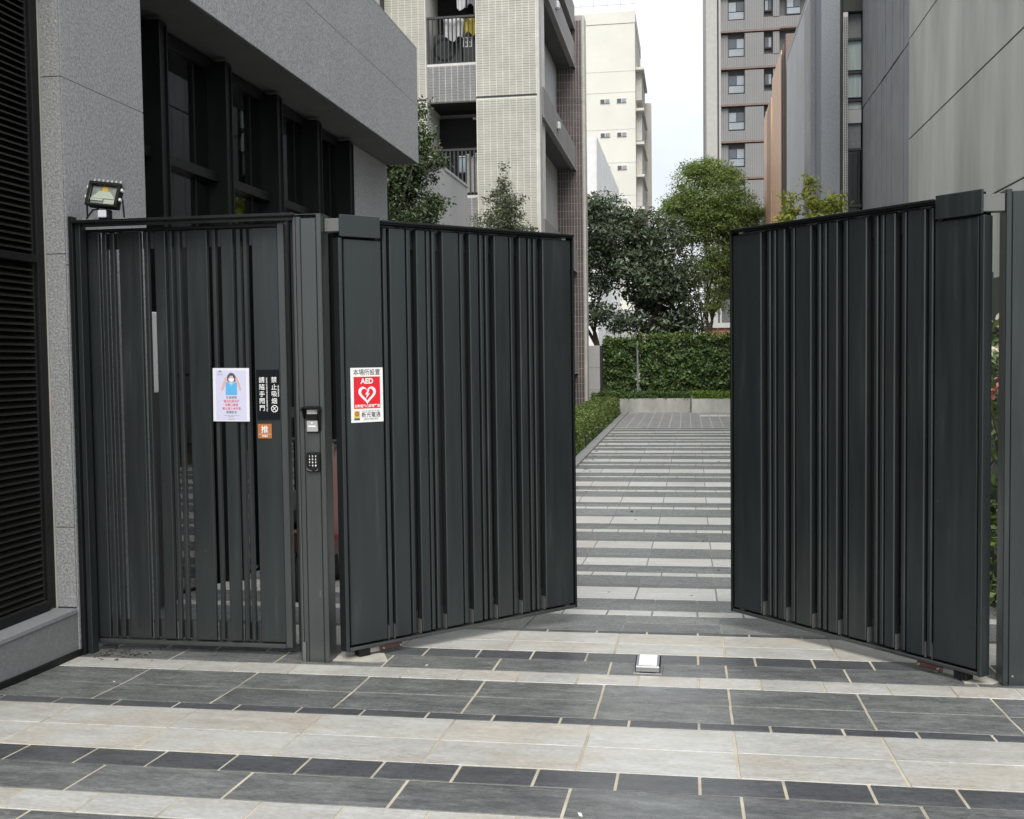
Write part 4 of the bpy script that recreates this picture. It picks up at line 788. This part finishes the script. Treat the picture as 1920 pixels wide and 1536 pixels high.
tree('dark_broadleaf_tree', 'dark glossy broad leaved tree with leaning trunks behind the hedge', (-2.6, 42, -.35),
     [((-3.2, 42, -.3), (.0, 0, 1), 2.9, .15), ((-2.9, 42.3, .6), (.75, .1, .7), 2.4, .13), ((-2.5, 42.2, 1.4), (.55, -.1, .8), 2.2, .11), ((-2.2, 42.2, 1.2), (1, 0, .35), 2.2, .10), ((-3.3, 42.1, 1.6), (-.4, .2, .9), 1.8, .09), ((-3.6, 42.4, -.3), (-.2, 0, 1), 2.6, .12)],
     [(-3.3, 42, 7.3, 1.0, 1.2, .65), (-2.6, 42, 6.2, 1.5, 1.4, .8), (-1.3, 42, 6.3, 1.3, 1.3, .9), (-3.4, 42, 5.0, .9, 1.2, 1.0), (-1.8, 41.8, 5.0, 1.4, 1.4, .9), (-.5, 42, 5.0, 1.0, 1.2, 1.0), (-.3, 41.8, 3.6, .75, 1.0, .95), (-1.1, 41.6, 4.2, .9, 1.0, .6), (-2.2, 41.6, 2.9, .75, .9, .38), (-3.4, 42, 3.3, .75, .9, .45), (-.8, 42.1, 2.6, 1.1, 1.0, .6), (-3.9, 42, 6.0, .8, 1.0, 1.2), (-.9, 42.6, 3.3, 1.0, .8, .7), (-1.7, 42.6, 3.9, 1.0, .9, .5), (.1, 42, 2.7, .5, .8, .5), (-2.5, 42, 7.0, .5, .6, .3)],
     1050, 26, .19, MAT['leaf_dark'], .18, MAT['bark'], 2, .40, .7, 3, droop=.4, shell=.3, sj=.55)
tree('light_green_tree', 'tall light green fine leaved tree with slim upright stems', (.9, 46, -.35),
     [((.85, 46, -.3), (.05, 0, 1), 3.4, .12), ((1.05, 46.1, -.3), (.2, 0, 1), 3.4, .13), ((1.25, 46.2, 1.5), (.8, 0, .7), 2.2, .06), ((.7, 46, -.3), (-.08, 0, 1), 3.2, .09)],
     [(.85, 46, 8.2, 1.6, 1.6, 1.5), (-.1, 46, 7.6, 1.1, 1.3, .8), (2.0, 46, 7.2, 1.2, 1.4, 1.2), (.9, 46, 7.0, 1.6, 1.5, .9), (2.5, 46, 6.3, .9, 1.2, .7), (1.4, 45.8, 5.6, .95, 1.2, .9), (.35, 45.9, 5.0, .75, .9, .65), (1.6, 46, 4.3, .8, 1.0, .6), (.8, 46, 9.2, .8, .8, .6), (-.6, 46, 7.9, .5, .6, .35), (-.75, 46, 7.0, .45, .5, .25), (2.85, 46, 7.4, .4, .5, .3), (.2, 46, 9.4, .45, .5, .3), (1.7, 46, 9.1, .5, .5, .35), (2.1, 45.8, 4.9, .5, .6, .3), (-.2, 46, 6.4, .5, .6, .3), (1.1, 45.7, 3.6, .5, .5, .25), (2.3, 46, 3.4, .5, .6, .3)],
     2700, 26, .16, MAT['leaf_green'], .10, MAT['bark_light'], 2, .42, .8, 8, flat_=.5, shell=.25, sj=.6)
tree('glossy_leaf_tree', 'dense small leaved tree at the end of the granite building', (-4.25, 16, -.45),
     [((-4.25, 16, -.45), (.02, 0, 1), 3.0, .05), ((-4.2, 16, 1.2), (.1, 0, 1), 1.8, .03)],
     [(-4.3, 16, 3.9, .62, .6, .75), (-4.2, 16, 4.5, .52, .5, .5), (-4.05, 15.8, 3.2, .5, .6, .6), (-4.4, 16, 3.0, .6, .6, .7), (-3.95, 16, 4.9, .17, .2, .35), (-3.75, 15.9, 3.9, .22, .25, .16), (-3.72, 15.9, 4.55, .16, .2, .1), (-3.93, 16, 5.3, .07, .1, .2)],
     950, 26, .075, MAT['leaf_gloss'], .066, MAT['bark'], 1, .45, .5, 4, shell=.15)
cone = [(-3.03 + .05 * math.sin(k * 2.1), 18, 2.9 + k * .135, min(.62, .50 * (4.82 - 2.9 - k * .135)) * (1 + .12 * math.sin(k * 3.3)), min(.6, .5 * (4.82 - 2.9 - k * .135)), .10) for k in range(13)] + [(-3.02, 18, 4.72, .04, .04, .12)]
tree('conical_shrub', 'slender conical grey green shrub in front of the cream tiled pier', (-3.03, 18, -.43), [((-3.03, 18, -.43), (0, 0, 1), 4.6, .03)], cone, 560, 26, .05, MAT['leaf_cone'], .056, MAT['bark'], 0, .38, .3, 6, 'shrub', .9, shell=.1)
tree('yellow_green_shrub', 'yellow green shrub topping the right gate leaf', (2.65, 24, -.4), [((2.5, 24, -.4), (-.03, 0, 1), 4.9, .025), ((2.75, 24, -.4), (.02, 0, 1), 4.9, .025), ((2.9, 24, -.4), (.03, 0, 1), 4.7, .02)],
     [(2.15, 24, 4.55, .22, .3, .55), (2.55, 24, 5.05, .2, .25, .28), (2.8, 24, 4.7, .3, .3, .22), (3.1, 24, 4.75, .26, .3, .26), (2.5, 24, 4.2, .5, .4, .3)], 110, 18, .08, MAT['leaf_yellow'], .12, MAT['bark_light'], 0, .36, .5, 9, 'shrub', .8, shell=.2)
def hedge(name, label, x0, x1, y0, y1, z0, z1, n, m, size, inset, top_only=False, cat='hedge', rough=.04, up=.4, aspect=.55):
    t = thing(name, label, cat, ((x0 + x1) / 2, (y0 + y1) / 2, z0)); off = tuple(t.location)
    MB().box(x0 + inset, x1 - inset, y0 + inset, y1 - inset, z0, z1 - inset).build('twig_core', MAT['hedge_core'], t, off=off)
    L_, W_, H_ = y1 - y0, x1 - x0, z1 - z0; areas = np.array([L_ * W_, L_ * H_, L_ * H_, W_ * H_, W_ * H_]); cnt = (n * areas / areas.sum()).astype(int); P_ = []; O_ = []
    for k, c_ in enumerate(cnt):
        a, b = npr.random(c_), npr.random(c_); j = npr.normal(size=c_) * rough - inset * .35
        und = .06 * (np.sin(a * L_ * 2.1 + k) + np.sin(b * 6.3 + a * L_ * 3.7)) * (rough / .04)
        if k == 0: q = np.stack([x0 + W_ * b, y0 + L_ * a, z1 + j + und * .5], 1); o = (0, 0, 1)
        elif k == 1: q = np.stack([x1 + j + und * .5, y0 + L_ * a, z0 + H_ * b], 1); o = (1, 0, 0)
        elif k == 2: q = np.stack([x0 - j - und * .5, y0 + L_ * a, z0 + H_ * b], 1); o = (-1, 0, 0)
        elif k == 3: q = np.stack([x0 + W_ * a, y0 - j + und * .5, z0 + H_ * b], 1); o = (0, -1, 0)
        else: q = np.stack([x0 + W_ * a, y1 + j + und * .5, z0 + H_ * b], 1); o = (0, 1, 0)
        P_.append(q); O_.append(np.tile(np.array(o, float), (c_, 1)))
    leaf_obj('foliage', m, t, np.concatenate(P_), size, aspect, up, np.concatenate(O_), .9, .4, 0, off=off); return t
hedge('clipped_hedge', 'low clipped bright green hedge along the left side of the drive', -3.05, -2.3, 16.5, 36.9, -.42, .22, 30000, MAT['leaf_box'], .055, .05, rough=.035)
for k, y in enumerate((19.2, 21.6, 24.2, 27)):
    o = thing('path_light', ('small dark path light, nearest of the row under the clipped hedge', 'small dark path light, second of the row under the clipped hedge', 'small dark path light, third of the row under the clipped hedge', 'small dark path light, farthest of the row under the clipped hedge')[k], 'path light', (-2.25, y, zg(y)), 0, 'path lights along the kerb'); MB().prism(disc(0, 0, .028, 10), 0, .22, 'z').build('stem', MAT['ac'], o); MB().prism(disc(0, 0, .034, 10), .22, .25, 'z').build('cap', MAT['steel'], o)
# green wall, planters, ground cover, grey pier at the end
def green_wall(x0, x1, y, z0, z1, n, lb):
    t = thing('green_hedge_wall', lb, 'hedge', ((x0 + x1) / 2, y, z0), 0, 'tall hedge at the end of the drive'); off = tuple(t.location)
    MB().box(x0 + .05, x1 - .05, y + .16, y + .5, z0, z1 - .15).build('twig_core', MAT['hedge_core'], t, off=off)
    a, b = npr.random(n), npr.random(n) ** .85; nn = np.array([mnoise.noise(Vector((x0 + (x1 - x0) * p * 1.0, q * (z1 - z0) * 1.0, 0)) * 2.6) for p, q in zip(a, b)])
    X = x0 + (x1 - x0) * a + npr.normal(size=n) * .03; Z = z0 + (z1 - z0) * b + .06 * np.sin(X * 5) * b; Y = y - .22 * nn + .10 + npr.normal(size=n) * .05; keep = (nn > -.38) | (npr.random(n) < .35)
    leaf_obj('foliage', MAT['leaf_hedge'], t, np.stack([X, Y, Z], 1)[keep], .125, .62, .55, np.tile([0., -1, 0], (keep.sum(), 1)), .75, .35, .3, off=off)
    tp = npr.random(n // 7); leaf_obj('top_foliage', MAT['leaf_box'], t, np.stack([x0 + (x1 - x0) * tp, y + .3 * npr.random(n // 7), z1 + .03 + npr.normal(size=n // 7) * .085], 1), .11, .6, .9, None, 0, .35, 0, off=off)
green_wall(-2.98, -1.80, 38.6, .22, 2.14, 3600, 'narrow left section of the tall hedge, beside the grey stone pier')
green_wall(-1.68, 3.0, 38.55, .22, 2.24, 11000, 'wide tall hedge at the end of the drive below the light green tree')
sp = thing('hedge_post', 'pale slim post between the two tall hedge sections', 'post', (-1.74, 38.5, .1)); MB().box(-.03, .03, -.03, .03, -.4, 2.0).build('shaft', MAT['post_grey'], sp, .006); MB().box(-.04, .04, -.04, .04, 2.0, 2.03).build('cap', MAT['post_grey'], sp, .004)
for x0, x1, yy, lb in ((-2.35, .095, 37.92, 'long low concrete planter box, left and set back'), (.135, 3.2, 37.45, 'long low concrete planter box, right and nearer')):
    t = thing('concrete_planter', lb, 'planter', ((x0 + x1) / 2, yy, -.36), 0, 'concrete planters at the end of the drive'); off = tuple(t.location)
    MB().box(x0, x1, yy, yy + .09, -.36, .13).build('front_wall', MAT['concrete'], t, .01, off=off); MB().box(x0, x0 + .09, yy + .091, yy + .7, -.36, .13).build('end_wall', MAT['concrete'], t, .01, off=off); MB().box(x0 + .091, x1, yy + .091, yy + .7, -.36, .06).build('soil', MAT['soil'], t, off=off)
for x0, x1, yy, lb, m in ((-3.35, .1, 37.94, 'grassy dark green ground cover trailing over the left planter', MAT['leaf_hedge']), (.2, 3.1, 37.47, 'bright green grassy ground cover on the right planter', MAT['leaf_ground'])):
    n = 3800; X = x0 + (x1 - x0) * npr.random(n); Y = yy - .04 + .75 * npr.random(n); Z = .14 + .21 * npr.random(n) + .05 * np.sin(X * 4) * npr.random(n)
    t = thing('ground_cover', lb, 'ground cover', ((x0 + x1) / 2, yy + .3, .1), 0, 'ground cover on the planters'); leaf_obj('blades', m, t, np.stack([X, Y, Z], 1), .17, .16, .1, None, 0, .4, -.9, off=tuple(t.location))
gpz = thing('stone_pier', 'pale grey block pier between the brown tiled wing and the hedge', 'pier', (-3.3, 38.6, -.35)); off = tuple(gpz.location)
for k in range(3): MB().box(-3.62, -3.06, 38.3, 38.8, -.36 + k * .79, .425 + k * .79).build('block', MAT['plaster_grey'], gpz, .008, off=off)
MB().box(-3.06 + .002, -2.97, 38.32, 38.7, -.36, 2.0).build('dark_edge', MAT['rail'], gpz, off=off)
# planting on the right behind the gate post
fs = thing('flowering_shrub', 'leafy shrub with pink and white flowers beside the right gate post', 'shrub', (2.5, 8.4, -.2)); off = tuple(fs.location)
mbx = MB(); ends = []; rr = random.Random(2)
for k in range(5): limbs(mbx, (2.3 + .12 * k, 8.0 + .25 * (k % 3), -.2), (rr.uniform(-.15, .15), rr.uniform(-.1, .1), 1), 1.0, .018, 2, rr, ends)
mbx.build('stems', MAT['bark'], fs, off=off); p, o = clumps([(2.35, 8.2, 1.35, .35, .6, .55), (2.6, 8.8, 1.1, .5, .7, .6), (2.3, 7.6, .7, .3, .45, .45), (2.5, 9.6, 1.3, .4, .7, .6)], 130, 12, .07, .8, .3); leaf_obj('foliage', MAT['leaf_hedge'], fs, p, .085, .45, .4, o, .5, .35, .2, off=off)
p, o = clumps([(2.3, 8.1, 1.75, .25, .45, .2), (2.45, 9.4, 1.7, .3, .5, .2)], 16, 5, .025, 1, .7); leaf_obj('white_flowers', MAT['petal_white'], fs, p, .05, .7, .4, o, .8, .2, 0, off=off)
p, o = clumps([(2.26, 8.0, 1.38, .2, .4, .12)], 10, 6, .022, 1, .7); leaf_obj('pink_flowers', MAT['petal_pink'], fs, p, .055, .7, .3, o, .8, .2, 0, off=off)
hedge('low_planting', 'low green planting bed at the foot of the flowering shrub', 2.12, 2.9, 6.4, 12.5, -.35, .22, 7000, MAT['leaf_box'], .06, .06, rough=.05, cat='planting')
tree('evergreen_screen', 'dark evergreen row behind the flowering shrub', (3.3, 11, -.35), [((3.2, 10 + k * 2, -.35), (0, 0, 1), 1.6, .03) for k in range(4)], [(3.3, 9.8 + k * 1.4, .75, .5, .8, .9) for k in range(5)], 260, 16, .10, MAT['leaf_hedge'], .10, MAT['bark'], 1, .5, .4, 12, 'hedge', .8, shell=.3)
ff = thing('slat_fence', 'dark slat fence stepping down behind the right gate post', 'fence', (2.1, 7, -.2)); off = tuple(ff.location)
for k in range(9): MB().box(2.66, 2.70, 8.2 + k * .34, 8.46 + k * .34, -.3, 1.95 + .06 * k).build('slat', MAT['gate'], ff, .003, off=off)
MB().box(2.701, 2.73, 8.2, 11.2, .1, .16).build('rail', MAT['gate_dark'], ff, off=off); MB().box(2.701, 2.73, 8.2, 11.2, 1.6, 1.66).build('rail', MAT['gate_dark'], ff, off=off)

# ------------------------------------------------------------------ glimpsed through the pedestrian gate
lb_ = thing('white_letterbox_cabinet', 'slim white cabinet on dark legs glimpsed through the pedestrian gate slats', 'cabinet', (-3.47, 6.72, zg(6.72))); 
MB().box(-.17, -.095, 0, .25, 1.47, 2.02).build('case', MAT['white'], lb_, .008)
for k in range(2): MB().box(-.163, -.102, -.012, -.001, 1.49 + k * .26, 1.73 + k * .26).build('door', MAT['white_plastic'], lb_, .004)
for x in (-.152, -.113): MB().box(x - .012, x + .012, .05, .2, 0, 1.469).build('leg', MAT['rail'], lb_, .003)
scn = thing('parked_scooter', 'red and black parked scooter glimpsed beside the card reader post', 'scooter', (-2.85, 8.1, zg(8.1)), R(8))
for y in (-.55, .62):
    wh = MB().tube([(.22 * 0 , y + .22 * math.cos(a), .22 + .22 * math.sin(a)) for a in [2 * math.pi * k / 20 for k in range(21)]], .055, 8, False).build('wheel', MAT['rubber'], scn, smooth=True); MB().cyl((-.03, y, .22), .13, .06, 'x', 16).build('rim', MAT['steel'], wh)
MB().prism([(-.86,.60),(-.80,.44),(-.35,.30),(.12,.26),(.34,.30),(.50,.70),(.58,1.05),(.52,1.08),(.36,.72),(.20,.38),(-.15,.40),(-.22,.66)], -.13, .13, 'x').build('body', MAT['scoot_red'], scn, .02)
MB().prism([(-.90,.78),(-.86,.64),(-.2,.68),(-.16,.78),(-.4,.84)], -.14, .14, 'x').build('seat', MAT['rubber'], scn, .03)
MB().prism([(.40,.42),(.52,.42),(.70,.98),(.60,1.12),(.52,1.0)], -.19, .19, 'x').build('front_shield', MAT['rubber'], scn, .03)
MB().tube([(0, .62, .24), (0, .56, .62), (0, .46, 1.12)], .025, 8).build('fork', MAT['steel'], scn); MB().tube([(-.33, .36, 1.16), (-.1, .46, 1.13), (.1, .46, 1.13), (.33, .36, 1.16)], .016, 8).build('handlebar', MAT['rubber'], scn)
MB().cyl((0, .69, .92), .075, .04, 'y', 16).build('headlight', MAT['lens'], scn)
for s_ in (-1, 1):
    mr = MB().tube([(s_ * .24, .42, 1.14), (s_ * .30, .46, 1.36)], .008, 6).build('mirror', MAT['steel'], scn); MB().prism([(s_*.30-.06,1.33),(s_*.30+.06,1.34),(s_*.30+.055,1.42),(s_*.30-.05,1.42)], .45, .475, 'y').build('mirror_glass', MAT['chrome'], mr)

# ------------------------------------------------------------------ litter
lt = MB(); rr = random.Random(21)
for k in range(46):
    x = -3.24 + abs(rr.gauss(0, .16)); y = 5.42 + rr.gauss(.10, .07); a = rr.uniform(0, 6.3); l = rr.uniform(.01, .04); z = zg(y) + .002
    lt.tube([(x, y, z), (x + l * math.cos(a), y + l * math.sin(a), z + .004)], rr.uniform(.001, .003), 4)
tag(lt.build('dry_litter', MAT['litter']), 'dry leaf and twig litter under the pedestrian gate', 'litter', kind='stuff')
for k, (x, y, s, lb) in enumerate(((-1.37, 5.50, .011, 'tiny white paper scrap on the grey pavers left of the ground stop'), (-.36, 3.52, .018, 'white paper scrap on the nearest grey paver row'), (-2.86, 4.98, .006, 'white crumb on the grey pavers before the pedestrian gate'))):
    o = MB().prism([(-s, -s * .4), (s * .6, -s * .2), (s * .9, s * .5), (-s * .4, s * .3)], 0, .002, 'z').build('paper_scrap', MAT['scrap']); o.location = (x, y, zg(y) + .001); o.rotation_euler = (0, 0, k * 1.1 + .6); tag(o, lb, 'scrap', 'paper scraps')

fl2 = MB(); rr = random.Random(33)
for k in range(130):
    y = rr.choice((rr.uniform(6.5, 10), rr.uniform(8, 30))); x = rr.choice((rr.uniform(-1.95, 1.6), rr.uniform(-2.0, -1.7), rr.gauss(-2.9, .3) if y < 6 else rr.uniform(-2, -1.8)))
    a = rr.uniform(0, 6.3); l = rr.uniform(.006, .022) if y < 9 else rr.uniform(.02, .05); z = zg(y) + .003; c_, s_ = math.cos(a) * l, math.sin(a) * l
    fl2.add([(x - c_, y - s_, z), (x + s_ * .4, y - c_ * .4, z + l * .25), (x + c_, y + s_, z + l * .1), (x - s_ * .4, y + c_ * .4, z + l * .2)], [(0, 1, 2), (0, 2, 3)])
tag(fl2.build('fallen_leaves', MAT['litter']), 'small dry fallen leaves and grit scattered over the paving', 'litter', kind='stuff')
